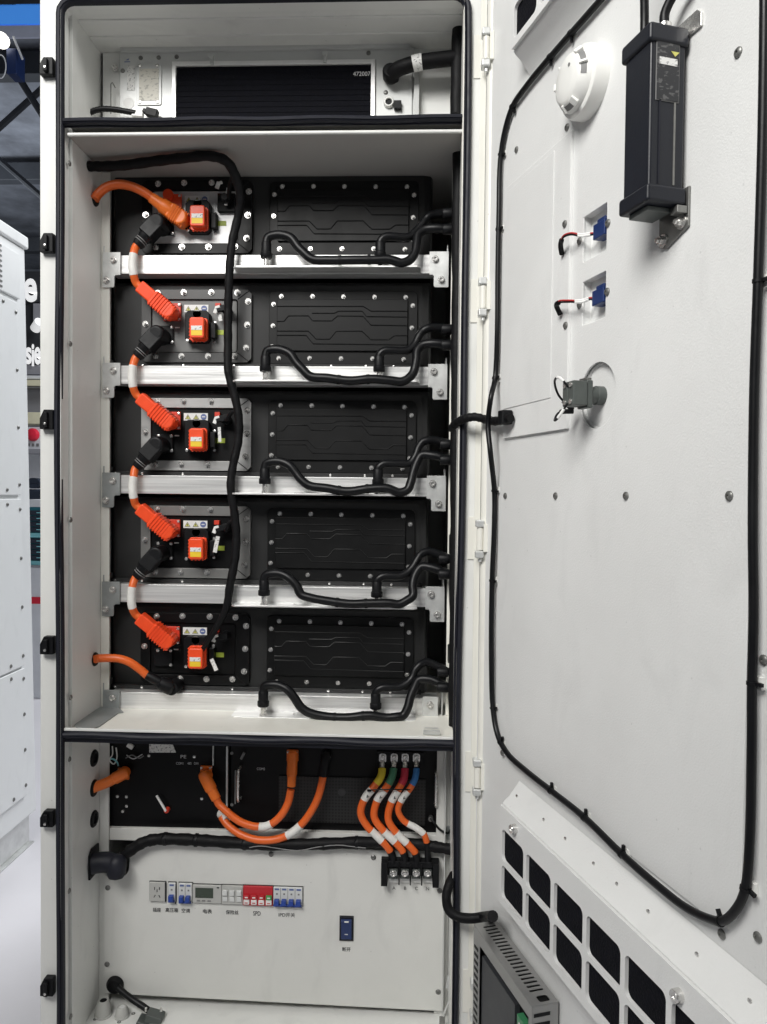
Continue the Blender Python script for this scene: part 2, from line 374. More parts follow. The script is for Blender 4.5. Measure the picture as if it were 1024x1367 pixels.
# inner lips of the opening
obj('inner_lip', MB().box(PX(82.6, 0), PX(84.2, 0), -.010, .026, PZ(1367, 0) - .03, PZ(8, 0)), 'white_paint', CABT)
obj('inner_lip', MB().box(PX(610.6, 0), PX(612.2, 0), -.010, .026, PZ(1367, 0) - .03, PZ(8, 0)), 'cream_paint', CABT)
# upper shelf: web and rolled front lip
us = MB(); us.box(XLI + .001, XRI - .001, .002, .78, SH1T - .004, SH1T); us.box(XLI + .0012, XRI - .0012, .060, .064, SH1B + .0065, SH1T - .0042); us.box(XLI + .001, XRI - .001, .008, .78, SH1B + .003, SH1B + .006)
obj('upper_shelf', us, 'shelf_grey', CABT)
lp = MB(); lp.tube([(XLI + .002, .006, SH1B + .0042), (XRI - .002, .006, SH1B + .0042)], .0040, 10); obj('shelf_lip', lp, 'white_paint', CABT)
obj('lower_shelf', MB().box(XLI + .001, XRI - .001, .002, .78, ZF2 - .022, ZF2), 'cream_paint', CABT, bevel=.002)
obj('shelf_lip', MB().box(PX(84.5, 0), PX(611, 0), -.004, .0015, PZ(981, 0), PZ(977.5, 0)), 'white_paint', CABT, bevel=.001)
# stiffening folds on the compartment ceiling at the top
for yy in (.05, .11): obj('ceiling_fold', MB().box(XLI + .004, XRI - .004, yy, yy + .006, PZ(2, 0) - .004, PZ(2, 0) + .002), 'white_paint', CABT, bevel=.002)
# door gasket: outer loop with soft waviness
def wavy(x, z, k): return x + .0022 * math.sin(z * 3.1 + k) + .0012 * math.sin(z * 7.3 + 2 * k)
def profile_run(path, wdt, dep, F=CAB, rise=.4):
    # flat bulb profile swept along a path in the x-z plane
    mb = MB(F); P = [Vector(p) for p in path]; n = len(P); pts = []; sec = [(-.5, 0), (-.5, .45), (-.36, .85), (-.12, 1), (.12, .92), (.2, .7), (.3, .92), (.42, .8), (.5, .45), (.5, 0)]
    for i in range(n):
        t = (P[min(i + 1, n - 1)] - P[max(i - 1, 0)]).normalized(); g = Vector((t.z, 0, -t.x))
        pts += [P[i] + g * (a * wdt) + Vector((0, -b * dep, 0)) for a, b in sec]
    m = len(sec); f = [(i * m + k, i * m + k + 1, (i + 1) * m + k + 1, (i + 1) * m + k) for i in range(n - 1) for k in range(m - 1)]
    f += [tuple(range(m)), tuple(range((n - 1) * m, n * m))[::-1]]
    return mb.add(pts, f)
xg, xh = (XGL0 + XGL1) / 2, (XGR0 + XGR1) / 2; zt, zb = PZ(-1, 0), PZ(1367, 0) - .06; rc = .03
loop = [(wavy(xg, zb + (zt - rc - zb) * k / 46, 0), 0, zb + (zt - rc - zb) * k / 46) for k in range(47)]
loop += [(xg + rc - rc * math.cos(R(a)), 0, zt - rc + rc * math.sin(R(a))) for a in (22, 45, 67, 90)]
loop += [(xg + rc + (xh - xg - 2 * rc) * k / 8, 0, zt) for k in range(1, 9)]
loop += [(xh - rc + rc * math.sin(R(a)), 0, zt - rc + rc * math.cos(R(a))) for a in (22, 45, 67, 90)]
loop += [(wavy(xh, zt - rc - (zt - rc - zb) * k / 46, 2), 0, zt - rc - (zt - rc - zb) * k / 46) for k in range(1, 47)]
obj('door_gasket', profile_run(loop, .0165, .014), 'gasket', CABT)
for z_, amp in ((PZ(161.5, 0), .0012), (PZ(986.5, 0), .0018)):
    pth = [(XGL1 + .001 + (XGR0 - XGL1 - .002) * k / 24, .0, z_ + amp * math.sin(k * .9)) for k in range(25)]
    mb = profile_run(pth, .0145, .012); obj('cross_gasket', mb, 'gasket', CABT)
obj('crossbar', MB().box(PX(84.6, 0), PX(610, 0), .0005, .0018, PZ(168, 0), PZ(156.5, 0)), 'gasket', CABT)
obj('crossbar', MB().box(PX(84.6, 0), PX(610, 0), .0004, .0018, PZ(997, 0), PZ(982, 0)), 'gasket', CABT)
# latch catches on the left jamb
for y0, y1 in ((78, 101), (312, 337), (547, 573), (849, 873), (1081, 1103), (1304, 1328)):
    zc0, zc1 = PZ(y1, -.01, 60), PZ(y0, -.01, 60); x0, x1 = PX(54.5, -.01), PX(72, -.01); zm = (zc0 + zc1) / 2
    lc = MB(); lc.prism([(x0 + .009, zc1), (x1, zc1), (x1, zc0), (x0, zc0), (x0, zm + .002), (x0 + .004, zm + .010)], -.016, -.0005)
    lc.box(x0 + .011, x0 + .020, -.024, -.015, zc0 + .004, zc1 - .006)
    c = obj('latch_catch', lc, 'rubber', CABT, bevel=.0015)
    bolt(CAB, (x0 + .0155, -.024, zc0 + .011), c, 'dot', .8, name='rivet')
# screws on the left wall
WALLF = Frame((XLI, 0, 0), (0, 1, 0), (-1, 0, 0), (0, 0, 1))
for px, py in ((91, 217), (93.5, 459), (94, 694), (94, 931), (92.5, 1013.5), (91.5, 1190), (94, 1357)):
    s_, z_ = pf(WALLF, px, py, 0); bolt(WALLF, (max(s_, .015), 0, z_), CABT, 'pan', 1.0, name='wall_screw')
# mounting posts that carry the brackets
YP = .181
lpst = MB(); zlo, zhi = ZF2 + .001, SH1B - .002
lpst.box(XLI + .0005, PX(146, YP), YP, YP + .004, zlo, zhi); lpst.box(XLI + .0008, XLI + .004, YP + .0045, YP + .05, zlo, zhi)
obj('mounting_post', lpst, 'cream_paint', CABT)
xr0, xr1 = PX(598.5, YP), PX(606, YP)
slots = []
for py in (262, 402, 545, 690, 835):
    slots.append(rrect(xr0 + .003, xr1 - .003, PZ(py + 46, YP), PZ(py + 20, YP), .003))
rp_ = MB(); rp_.plate(rect(xr0, XRI - .0008, zlo, zhi), slots, YP, YP + .004, back=True); obj('mounting_post', rp_, 'cream_paint', CABT)
# dark liner behind the posts at both sides of the packs
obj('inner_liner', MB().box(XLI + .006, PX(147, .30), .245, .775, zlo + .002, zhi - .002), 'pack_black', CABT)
# grommets in the left wall
for py, rr in ((266, .0165), (880, .0165), (1012, .020), (1052, .020), (1093, .020)):
    s_, z_ = pf(WALLF, {266: 126.5, 880: 126.5}.get(py, 125), py, 0)
    g = MB(WALLF); g.lathe((s_, .001, z_), (0, -1, 0), [(rr, 0), (rr, .003), (rr * .86, .006), (rr * .62, .006), (rr * .55, .0015)], 20); obj('grommet', g, 'rubber', CABT)

# lower compartment -----------------------------------------------------
YQ = .168
zq_t, zq_b = PZ(1127, YQ), PZ(1337, YQ)
pxl, pxr = PX(139, YQ, 1230), PX(591.5, YQ, 1230)
sl_l = pf(CAB, 139, 1326, YQ)[1]; sl_r = pf(CAB, 591.5, 1350, YQ)[1]
tl, tr_ = pf(CAB, 139, 1125.5, YQ)[1], pf(CAB, 591.5, 1137, YQ)[1]
bgx, bgz = pf(CAB, 154, 1163, YQ)
notch = [(pxl, pf(CAB, 139, 1168, YQ)[1])] + [(pf(CAB, 155, 1158, YQ)[0] + .032 * math.cos(R(a)), pf(CAB, 155, 1158, YQ)[1] + .026 * math.sin(R(a))) for a in range(250, 366, 15)] + [(pf(CAB, 174, 1125.5, YQ)[0], tl)]
ghx, ghz = pf(CAB, 154.5, 1313, YQ)
PANEL = obj('switch_panel', MB().plate([(pxl, sl_l), (pxr, sl_r), (pxr, tr_), (notch[-1][0], tl)] + notch[::-1][1:], [circ(ghx, ghz, .0145, 20)], YQ, YQ + .0025, back=True), 'panel_paint', CABT, bevel=.0006, label='white switch panel with breaker row across the lower compartment')
for px, py in ((144, 1185), (143, 1287), (362, 1140), (498.5, 1144.5), (587, 1189), (585, 1324)):
    x_, z_ = pf(CAB, px, py, YQ); bolt(CAB, (x_, YQ, z_), PANEL, 'pan', 1.05, name='panel_screw')
# posts and ledge behind the switch panel
obj('mounting_post', MB().box(XLI + .0006, PX(146, .175), .174, .180, ZBOT + .032, ZF2 - .024), 'panel_paint', CABT)
obj('mounting_post', MB().box(PX(588, .176), XRI - .0006, .1745, .180, ZBOT + .032, ZF2 - .024), 'panel_paint', CABT)
obj('post_edge', MB().box(PX(599, .15), PX(600.3, .15), .15, .174, ZBOT + .032, ZF2 - .024), 'grey_paint', CABT)
ledge = MB(); z1_, z2_ = pf(CAB, 139, 1106, .178)[1], pf(CAB, 591, 1116, .178)[1]
ledge.prism([(XLI + .012, tl + .0015), (XRI - .02, tr_ + .0015), (XRI - .02, z2_), (XLI + .012, z1_)], .1815, .45); obj('inverter_ledge', ledge, 'panel_paint', CABT, bevel=.001)
# floor of the lower compartment and the lower back skirt
obj('lower_skirt', MB().box(XLI + .002, XRI - .002, .205, .21, ZBOT + .032, PZ(1300, .205)), 'cream_paint', CABT)

# ================================================================== door
DZ0, DZ1 = ZBOT + .01, ZTOP - .01; DW = .93
ZD = 1.4
door = bpy.data.objects.new('door', None); COL.objects.link(door); door.parent = CABT; dw = DOOR.w((0, 0, DZ0)); door.location = dw - WL[CABT.name]; WL[door.name] = dw
door['label'] = 'white door standing open with vents, cables and devices on its inside'
def dz(px, py, y=0): return pf(DOOR, px, py, y)[1]
def ds(px, py, y=0): return pf(DOOR, px, py, y)[0]
VB_T = dz(667, 1073, -.04); VB_L = ds(667, 1100, -.04)       # lower vent box
VT_B = dz(683, 66, -.04)                                     # upper vent box underside
sl = MB(DOOR)
hole_specs = []
for (xa, ya, xb, yb, yc) in ((779, 290.5, 810.5, 269, 350), (778, 377, 809, 360, 435)):
    s0, z1 = pf(DOOR, xa, ya, -.004); s1, _ = pf(DOOR, xb, yb, -.004); z0 = dz(xa, yc, -.004); hole_specs.append((s0, s1, z0, z1))
disc_s, disc_z = pf(DOOR, 797, 528, -.004); disc_r = (dz(797, 486, -.004) - dz(797, 574, -.004)) / 2
PS0, PS1 = ds(669, 600), ds(1003, 600) + .004; PZ0, PZ1 = dz(668, 1000) - .004, dz(685, 135) + .004
sl.box(0, DW, .012, .045, DZ0, DZ1)
obj('door_skin', sl, 'door_paint', door, bevel=.004)
# folded inner border of the door with the opening for the inner panel
obj('door_border', MB(DOOR).plate(rect(0.004, DW - .004, DZ0 + .004, DZ1 - .004), [rrect(PS0 + .02, PS1 - .01, PZ0 + .02, PZ1 - .02, .03)], 0, .0115), 'door_paint', door, bevel=.0015)
hinge_edge = MB(DOOR); hinge_edge.tube([(.006, .006, DZ0 + .004), (.006, .006, DZ1 - .004)], .0125, 20); obj('hinge_edge', hinge_edge, 'cream_paint', door)
hs = [rrect(*h, .002) for h in hole_specs] + [circ(disc_s, disc_z, disc_r, 40)]
obj('inner_panel', MB(DOOR).plate(rrect(PS0, PS1, PZ0, PZ1, .05, 8), hs, -.004, -.0005, back=True), 'door_paint', door, bevel=.0008)
for (s0, s1, z0, z1) in hole_specs:
    r_ = MB(DOOR); e = .0012
    for b_ in ((s0 - .004, s0 - e, -.0006, .030, z0 - .004, z1 + .004), (s1 + e, s1 + .004, -.0006, .030, z0 - .004, z1 + .004), (s0 - e, s1 + e, -.0006, .030, z1 + e, z1 + .004), (s0 - e, s1 + e, -.0006, .030, z0 - .004, z0 - e), (s0 - e, s1 + e, .028, .031, z0 - e, z1 + e)): r_.box(*b_)
    obj('socket_recess', r_, 'door_paint', door)
dd = MB(DOOR); dd.lathe((disc_s, .006, disc_z), (0, -1, 0), [(disc_r + .003, 0), (disc_r + .003, .004), (disc_r - .001, .004), (disc_r - .003, .001), (disc_r * .3, .001)], 40); obj('round_recess', dd, 'door_paint', door)
# raised cover sheet beside the hinge, its free edge catches the light
cs0, cs1 = ds(674, 400, -.01), ds(758.5, 400, -.01); cz0, cz1 = dz(757, 572, -.01), dz(757, 178, -.01)
obj('cover_sheet', MB(DOOR).plate(rect(cs0, cs1, cz0, cz1), [], -.0095, -.0042), 'door_paint', door, bevel=.0008)
obj('cover_sheet', MB(DOOR).plate(rect(cs0 + .004, ds(737, 400, -.01), dz(735, 531, -.01), cz1 - .01), [], -.0108, -.0097), 'door_paint', door, bevel=.0005)
# vent boxes
def vent(zb0, zb1, rows_z, below):
    y0 = -.040; s0, s1 = VB_L, DW - .03
    cells = [];
    for k in range(7):
        a = .201 + .0976 * k
        for (z0, z1) in rows_z: cells.append((a, a + .0868, z0, z1))
    obj('vent_plate', MB(DOOR).plate(rrect(s0, s1, zb0, zb1, .004), [rrect(*c, .010) for c in cells], y0, y0 + .006, back=True), 'door_paint', door, bevel=.0012)
    b_ = MB(DOOR)
    b_.box(s0 - .001, s0 + .004, y0 + .0062, -.0004, zb0, zb1); b_.box(s1 - .004, s1 + .001, y0 + .0062, -.0004, zb0, zb1)
    b_.box(s0 + .0045, s1 - .0045, y0 + .0062, -.0004, zb1 - .004, zb1); b_.box(s0 + .0045, s1 - .0045, y0 + .0062, -.0004, zb0, zb0 + .004)
    obj('vent_box', b_, 'door_paint', door, bevel=.002)
    # sloping flange between box and door
    fz = zb1 if not below else zb0; sg = 1 if not below else -1
    fl = MB(DOOR); n = 8
    prof = [(-.034, .0005), (-.030, .006), (-.020, .014), (-.012, .024), (-.004, .034), (-.0006, .040)]
    pts = [(s, y, fz + sg * h) for s in (s0 - .001, s1 + .001) for y, h in prof] + [(s, -.0006, fz) for s in (s0 - .001, s1 + .001)]
    m = len(prof); f = [(i, i + 1, m + i + 1, m + i) for i in range(m - 1)] + [tuple(range(m)) + (2 * m,), tuple(range(m, 2 * m))[::-1] + (2 * m + 1,)]
    fl.add(pts, f); obj('vent_flange', fl, 'door_paint', door)
    for c in cells:
        obj('filter_pane', MB(DOOR).prism(rrect(c[0] - .003, c[1] + .003, c[2] - .003, c[3] + .003, .014, 3), y0 + .0065, y0 + .012), 'filter', door)
rz = [(.724, .7825), (.655, .7155)]
vent(.640, VB_T, rz, False)
_h = .0600
zt0 = dz(686.5, 51.5, -.04)
vent(VT_B, VT_B + .175, [(zt0, zt0 + .0585), (zt0 + .0675, zt0 + .126)], True)
for px, py in ((687, 1106.5), (906, 1329)):
    a, b = pf(DOOR, px, py, -.042); t_ = MB(DOOR); t_.lathe((a, -.040, b), (0, -1, 0), [(.0085, 0), (.0085, .008), (.0075, .010), (.003, .010), (.002, .008)], 20); obj('thumb_screw', t_, 'chrome', door)
for px, py in ((692, 1071), (728, 1101), (757, 1126), (795, 1158), (826, 1190), (868, 1228), (933, 1292), (1004, 1353)):
    a, b = pf(DOOR, px, py, -.012); bolt(DOOR, (a, -.0150, VB_T + .020), door, 'dot', .9, name='rivet')
# screws on the door
for px, py in ((675, 662), (742, 662), (836, 662), (974, 662), (757.5, 170), (774, 322), (812, 298), (774, 407), (811, 389.5), (682, 578.5), (724, 569.5), (986, 70), (964, 1247), (1012, 1251), (1020, 881), (735, 1053), (671, 1005), (690, 200), (828, 1137)):
    y_ = -.0042 if PS0 < ds(px, py) < PS1 and PZ0 < dz(px, py) < PZ1 else -.0004
    a, b = pf(DOOR, px, py, y_); bolt(DOOR, (a, y_, b), door, 'pan', 1.0, name='door_screw')
for px, py in ((754.5, 299), (755.5, 434.5)):
    a, b = pf(DOOR, px, py, -.0095); bolt(DOOR, (a, -.0096, b), door, 'pan', 1.0, name='door_screw')
# hinges
for (y0, y1, xc) in ((38, 92, 649.5), (370, 424, 645), (693, 746, 641), (1012, 1062, 637.5), (1308, 1362, 634)):
    zc0, zc1 = PZ(y1, -.03, 640), PZ(y0, -.03, 640); x_ = PX(xc, -.032, (y0 + y1) / 2); h = zc1 - zc0
    hb = MB(); hb.box(x_ - .024, x_ - .003, -.0025, -.0004, zc0 - .004, zc1 + .004); hb.box(x_ + .0065, x_ + .015, -.040, -.030, zc0 + .18 * h, zc1 - .12 * h)
    hg = obj('hinge', hb, 'cream_paint', door, bevel=.001)
    k = MB(); k.cyl((x_, -.030, zc0 + .22 * h), (0, 0, 1), .0072, h * .56, 16); obj('knuckle', k, 'plastic_white', hg) if False else obj('hinge_barrel', k, 'cream_paint', door, bevel=.0008)
    for za, zb_ in ((zc0 + .02 * h, zc0 + .205 * h), (zc1 - .205 * h, zc1 - .02 * h)):
        k = MB(); k.box(x_ - .010, x_ + .0075, -.040, -.016, za, zb_); obj('hinge_knuckle', k, 'zinc', door, bevel=.003)
    k = MB(); k.cyl((x_, -.030, zc0 - .012 * 0 - .006), (0, 0, 1), .004, .006, 10); obj('hinge_pin', k, 'zinc', door)
# jamb reveal between frame and door
obj('jamb_reveal', MB().box(PX(633.5, 0), PX(641.5, 0), -.0035, -.0006, ZBOT + .02, ZTOP - .02), 'cream_paint', CABT, bevel=.001)
# ================================================================== battery rack
ORD = ['topmost', 'second', 'middle', 'fourth', 'lowest']
YB = .176                                       # front of brackets
bz = [pf(CAB, 140, py, YB)[1] for py in (336.5, 484.5, 630, 776, 921)]
PITCH = (bz[0] - bz[4]) / 4
BZ = [bz[0] - PITCH * i for i in range(5)]      # bracket top of each level
def lz(py, ref, y, px=350):
    # height above the bracket top of the level that the pixel row was measured on
    return pf(CAB, px, py, y)[1] - BZ[ref]
def lx(px, ref, y): return pf(CAB, px, [360, 508, 655, 800, 945][ref], y)[0]
YR = .182
for i in range(5):
    z0 = BZ[i]
    rt = thing('support_beam', f'bright aluminium support beam carrying the {ORD[i]} battery pack', 'beam', (-.32, YR, z0 - .05), 'support beams of the battery rack')
    za, zb = z0 + lz(340.3, 0, YR), z0 + lz(365.2, 0, YR)
    xa, xb = lx(147, 0, YR), lx(592, 0, YR)
    bm_ = MB(); bm_.box(xa, xb, YR, YR + .004, zb, za); bm_.box(xa + .001, xb - .001, YR + .0042, YR + .055, za - .004, za - .0004); bm_.box(xa + .001, xb - .001, YR + .0042, YR + .045, zb + .0004, zb + .004)
    obj('beam', bm_, 'aluminium', rt, bevel=.001)
    tr = MB(); x0, x1 = lx(311, 0, YR - .045), lx(562, 0, YR - .045)
    # tray plate with clipped corners that sticks out of the beam
    py_ = [(x0 + .008, YR - .048), (x1 - .008, YR - .048), (x1, YR - .040), (x1, YR - .0006), (x0, YR - .0006), (x0, YR - .040)]
    zt_ = zb + .0045
    n = len(py_); tr.add([(a, b, zt_ - .004) for a, b in py_] + [(a, b, zt_) for a, b in py_], [tuple(range(n))[::-1], tuple(range(n, 2 * n))] + [(k, (k + 1) % n, n + (k + 1) % n, n + k) for k in range(n)])
    obj('port_plate', tr, 'aluminium', rt, bevel=.0008)
    TOPF = Frame((0, 0, zt_), (1, 0, 0), (0, 0, -1), (0, 1, 0))
    for px in (397, 462, 530): bolt(TOPF, (lx(px, 0, YR - .02), 0, YR - .018), rt, 'dot', .9, name='rivet')
    z_sh = 0
    for side in (0, 1):
        low = i == 4
        def X(p): return lx(p, 0, YB)
        if side == 0: pl = [(X(136.7), z0 + lz(383.6, 0, YB)), (X(151), z0 + lz(383.6, 0, YB)), (X(152.6), z0 + lz(382, 0, YB)), (X(152.6), z0 + lz(369, 0, YB)), (X(154.5), z0 + lz(367, 0, YB)), (X(160.7), z0 + lz(367, 0, YB)), (X(160.7), z0), (X(136.7), z0)]
        else: pl = [(X(599), z0 + lz(383.6, 0, YB)), (X(581), z0 + lz(383.6, 0, YB)), (X(579.4), z0 + lz(382, 0, YB)), (X(579.4), z0 + lz(369, 0, YB)), (X(577.5), z0 + lz(367, 0, YB)), (X(573.2), z0 + lz(367, 0, YB)), (X(573.2), z0), (X(599), z0)][::-1]
        if low:
            e0, e1 = (X(138), X(160.7)) if side == 0 else (X(571), X(592)); pl = rect(e0, e1, z0 + lz(367, 0, YB), z0)
        # strip that the bracket is folded from reaches back to the post
        b_ = MB(); b_.prism(pl, YB, YB + .0035)
        ex = X(138) if side == 0 else X(597.5)
        b_.box(ex - .0015, ex + .0015, YB + .0037, YB + .07, z0 + lz(367, 0, YB), z0 + .016)
        br = obj('mounting_bracket', b_, 'zinc' if i < 2 or side else 'zinc_dull', rt, bevel=.0008)
        for px, py in (((151.6, 347), (142.2, 374)) if side == 0 else ((581, 346.6), (589.4, 374)))[:1 if low else 2]:
            bolt(CAB, (X(px), YB - .0003, z0 + lz(py, 0, YB)), br, 'socket', 1.0)
        if low:
            # foot on the floor plate of the rack
            ft = MB()
            zf = ZF2 + .0005
            if side == 0:
                q = [pf(Frame((0, 0, 0), (1, 0, 0), (0, 0, 1), (0, 1, 0)), a, b, zf + .003) for a, b in ((101, 970), (124, 973), (134, 968), (158, 951), (165, 950), (158, 944), (137, 938.5), (98, 962))]
                n = len(q); ft.add([(a, b, zf) for a, b in q] + [(a, b, zf + .003) for a, b in q], [tuple(range(n))[::-1], tuple(range(n, 2 * n))] + [(k, (k + 1) % n, n + (k + 1) % n, n + k) for k in range(n)])
                ft.box(e0, e1, YB + .004, YB + .008, zf + .002, z0 + lz(367, 0, YB)); obj('bracket_foot', ft, 'zinc_dull', rt, bevel=.0006)
            else:
                ft.box(e0, e1, .030, .033, zf + .002, zf + .012)
                q0, q1 = e0 + .004, e1 - .002
                ft.add([(q0, YB + .0005, z0 + lz(367, 0, YB)), (q1, YB + .0005, z0 + lz(367, 0, YB)), (q1, YB + .004, z0 + lz(367, 0, YB)), (q0, YB + .004, z0 + lz(367, 0, YB)), (q0, .08, zf), (q1, .08, zf), (q1, .084, zf), (q0, .084, zf)], [(0, 1, 5, 4), (3, 7, 6, 2), (0, 4, 7, 3), (1, 2, 6, 5), (0, 3, 2, 1), (4, 5, 6, 7)])
                obj('bracket_foot', ft, 'zinc', rt, bevel=.0006)

# ------------------------------------------------------------------ packs, measured on the middle level (index 2)
YC = .222
FR_REFL = ['pack_black', 'reflect_faint', 'reflect_silver', 'reflect_dull', 'panel_black']  # surround tones paint reflections; the packs share one glossy black finish
IN_REFL = ['reflect_pale', 'reflect_grey', 'panel_black', 'panel_black', 'panel_black']  # inner plate tones, pale and grey ones are painted reflections too
WARN = MB
def make_pack(i):
    z0 = BZ[i]
    def X(px, y): return lx(px, 2, y)
    def Z(py, y, ref=2, px=350): return z0 + lz(py, ref, y, px)
    bot = z0 + lz(340.3, 0, YR) + .0002
    look = ['pale reflection painted on its terminal plate, black surround', 'grey reflections painted on its terminal plate and surround', 'black terminal plate, bright reflection painted on the surround', 'black terminal plate, duller reflection painted on the surround', 'all black terminal plate and surround'][i]
    t = thing('battery_pack', f'{ORD[i]} black battery pack in the rack, {look}', 'battery pack', (-.32, YC + .3, bot), 'battery packs in the rack')
    xa, xb = X(148, YC), X(573, YC); top = Z(521, YC)
    c = MB(); ch = .012
    sec = [(xa, YC + .014), (xa + .010, YC), (xb - .024, YC), (xb - .006, YC + .006), (xb, YC + .020), (xb, YC + .5), (xa, YC + .5)]
    n = len(sec); c.add([(a, b, bot) for a, b in sec] + [(a, b, top - .010) for a, b in sec] + [(a + (.004 if k in (0,) else 0), max(b, YC + .010), top) for k, (a, b) in enumerate(sec)],
        [tuple(range(n))[::-1], tuple(range(2 * n, 3 * n))] + [(k, (k + 1) % n, n + (k + 1) % n, n + k) for k in range(n)] + [(n + k, n + (k + 1) % n, 2 * n + (k + 1) % n, 2 * n + k) for k in range(n)])
    obj('case', c, 'pack_grey', t, bevel=.002)
    fl = MB(); fl.box(xa + .004, X(565, YC), YC - .010, YC - .0005, bot, bot + .010); f_ = obj('bottom_flange', fl, 'pack_grey', t, bevel=.001)
    for px in (154, 190, 244, 312, 441, 487, 524): bolt(CAB, (X(px, YC - .01), YC - .010, bot + .005), f_, 'dot', .85, name='rivet')
    # terminal plate with surround
    yf = YC - .010; yi = YC - .004
    ring = MB(); ring.plate(chamf(X(188, yf), X(334.5, yf), Z(629, yf), Z(532, yf), .010), [rrect(X(201, yf), X(316, yf), Z(616, yf), Z(545, yf), .008)], yf, YC - .0005, back=False)
    sr = obj('terminal_surround', ring, FR_REFL[i], t, bevel=.001)
    bolts = [(210, 537), (244.5, 536), (281, 536), (315.5, 536.5), (193.8, 578), (329.8, 548), (328.8, 579), (327.5, 609.5), (207.5, 621), (241.8, 620.8), (277, 620.8), (312, 620.5)]
    for px, py in bolts: bolt(CAB, (X(px, yf), yf - .0002, Z(py, yf)), sr, 'flange', 1.12)
    for (a, b) in (((316, 545), (331, 534)), ((316, 616), (330, 627))):
        g = MB(); g.tube([(X(a[0], yf), yf - .0004, Z(a[1], yf)), (X(b[0], yf), yf - .0004, Z(b[1], yf))], .0009, 6); obj('fold_line', g, 'pack_black', sr)
    ip = MB(); ip.prism(rrect(X(202, yi), X(315, yi), Z(615, yi), Z(546, yi), .007), yi, YC - .0003)
    tp = obj('terminal_plate', ip, IN_REFL[i], t, bevel=.0008)
    # warning strip and small labels
    y_ = yi - .0012
    ws = MB(); ws.box(X(245, y_), X(277, y_), y_, yi - .0002, Z(562, y_), Z(552, y_)); wl_ = obj('warning_label', ws, 'label_white', tp)
    for px in (250.5, 261.5):
        cx, cz = X(px, y_), Z(557.2, y_); a_ = .0075
        m_ = MB(); m_.prism([(cx - a_, cz - a_ * .75), (cx + a_, cz - a_ * .75), (cx, cz + a_ * .85)], y_ - .0006, y_ - .0001)
        o_ = obj('warning_triangle', m_, 'ink_grey', tp); m_ = MB(); m_.prism([(cx - a_ * .68, cz - a_ * .58), (cx + a_ * .68, cz - a_ * .58), (cx, cz + a_ * .52)], y_ - .0011, y_ - .0007); obj('warning_triangle', m_, 'warn_yellow', tp)
        m_ = MB(); m_.box(cx - .0008, cx + .0008, y_ - .0016, y_ - .0012, cz - .0028, cz + .0018); obj('warning_triangle', m_, 'ink', tp)
    m_ = MB(); m_.cyl((X(271.5, y_), y_ - .0001, Z(557, y_)), (0, -1, 0), .0072, .0006, 18); obj('notice_disc', m_, 'blue_mark', tp)
    m_ = MB(); m_.box(X(271.5, y_) - .004, X(271.5, y_) + .004, y_ - .0012, y_ - .0008, Z(557, y_) - .001, Z(557, y_) + .001); obj('notice_disc', m_, 'label_white', tp)
    m_ = MB(); m_.box(X(288.5, y_), X(300, y_), y_, yi - .0002, Z(591.8, y_), Z(585.5, y_)); obj('caution_label', m_, 'green_label', tp)
    m_ = MB(); m_.box(X(233, y_), X(239, y_), y_, yi - .0002, Z(583.2, y_), Z(581.6, y_)); obj('polarity_mark', m_, 'label_white', tp)
    # orange service plug on a black socket
    so = MB(); so.prism(chamf(X(246.5, .2), X(279, .2), Z(604, .2), Z(561, .2), .008), .196, yi - .0003)
    so.box(X(280, .2), X(287, .2), .198, yi - .0003, Z(598, .2), Z(577, .2))
    sk = obj('service_socket', so, 'rubber', t, bevel=.002)
    for px, py in ((283.5, 575.5), (283.5, 600.5), (250, 602)): bolt(CAB, (X(px, .2), .1955 if px < 260 else yi, Z(py, .2)), sk, 'dot', 1.1, name='rivet')
    pg = MB(); pg.prism(rrect(X(250.8, .175), X(274.2, .175), Z(602.3, .175), Z(571.5, .175), .007), .186, .1955)
    # teeth round the rim
    for k in range(6): pg.box(X(249.8, .18), X(251.5, .18), .188, .194, Z(600 - k * 4.6, .18), Z(598 - k * 4.6, .18)); pg.box(X(273.6, .18), X(275.2, .18), .188, .194, Z(600 - k * 4.6, .18), Z(598 - k * 4.6, .18))
    for k in range(4): pg.box(X(254 + k * 4.8, .18), X(256 + k * 4.8, .18), .188, .194, Z(603.6, .18), Z(602, .18))
    p_ = obj('service_plug', pg, 'red_plug', t, bevel=.0012)
    cp = MB(); cp.prism(rrect(X(252.6, .172), X(272.2, .172), Z(600.3, .172), Z(572.6, .172), .006), .166, .1862); obj('plug_grip', cp, 'red_plug', p_, bevel=.003, seg=3)
    lb = MB(); lb.box(X(254.2, .165), X(268.8, .165), .1652, .1662, Z(596.8, .165), Z(584.2, .165)); obj('plug_label', lb, 'yellow', p_)
    lb = MB(); lb.box(X(254.2, .165), X(268.8, .165), .1645, .1651, Z(589.6, .165), Z(584.0, .165)); obj('plug_label', lb, 'print_label', p_)
    lh = MB(); lh.cyl((X(262.5, .2), .199, Z(566, .2)), (0, -1, 0), .010, .003, 16); obj('latch_tab', lh, 'dark_steel', sk)
    # red flange of the positive terminal, black flange of the negative terminal
    rf = MB(); rf.box(X(217.5, .214), X(241, .214), .2105, yi - .0003, Z(574, .214), Z(550.5, .214)); r_ = obj('positive_terminal', rf, 'red_flange', t, bevel=.002)
    for px, py in ((238.2, 553), (238.2, 571.5), (220.5, 571.5), (220.5, 553)): bolt(CAB, (X(px, .21), .2103, Z(py, .21)), r_, 'dot', 1.0, name='rivet')
    nf = MB(); nf.box(X(207, .214), X(231, .214), .2105, yi - .0003, Z(605, .214), Z(580.5, .214)); r_ = obj('negative_terminal', nf, 'rubber', t, bevel=.002)
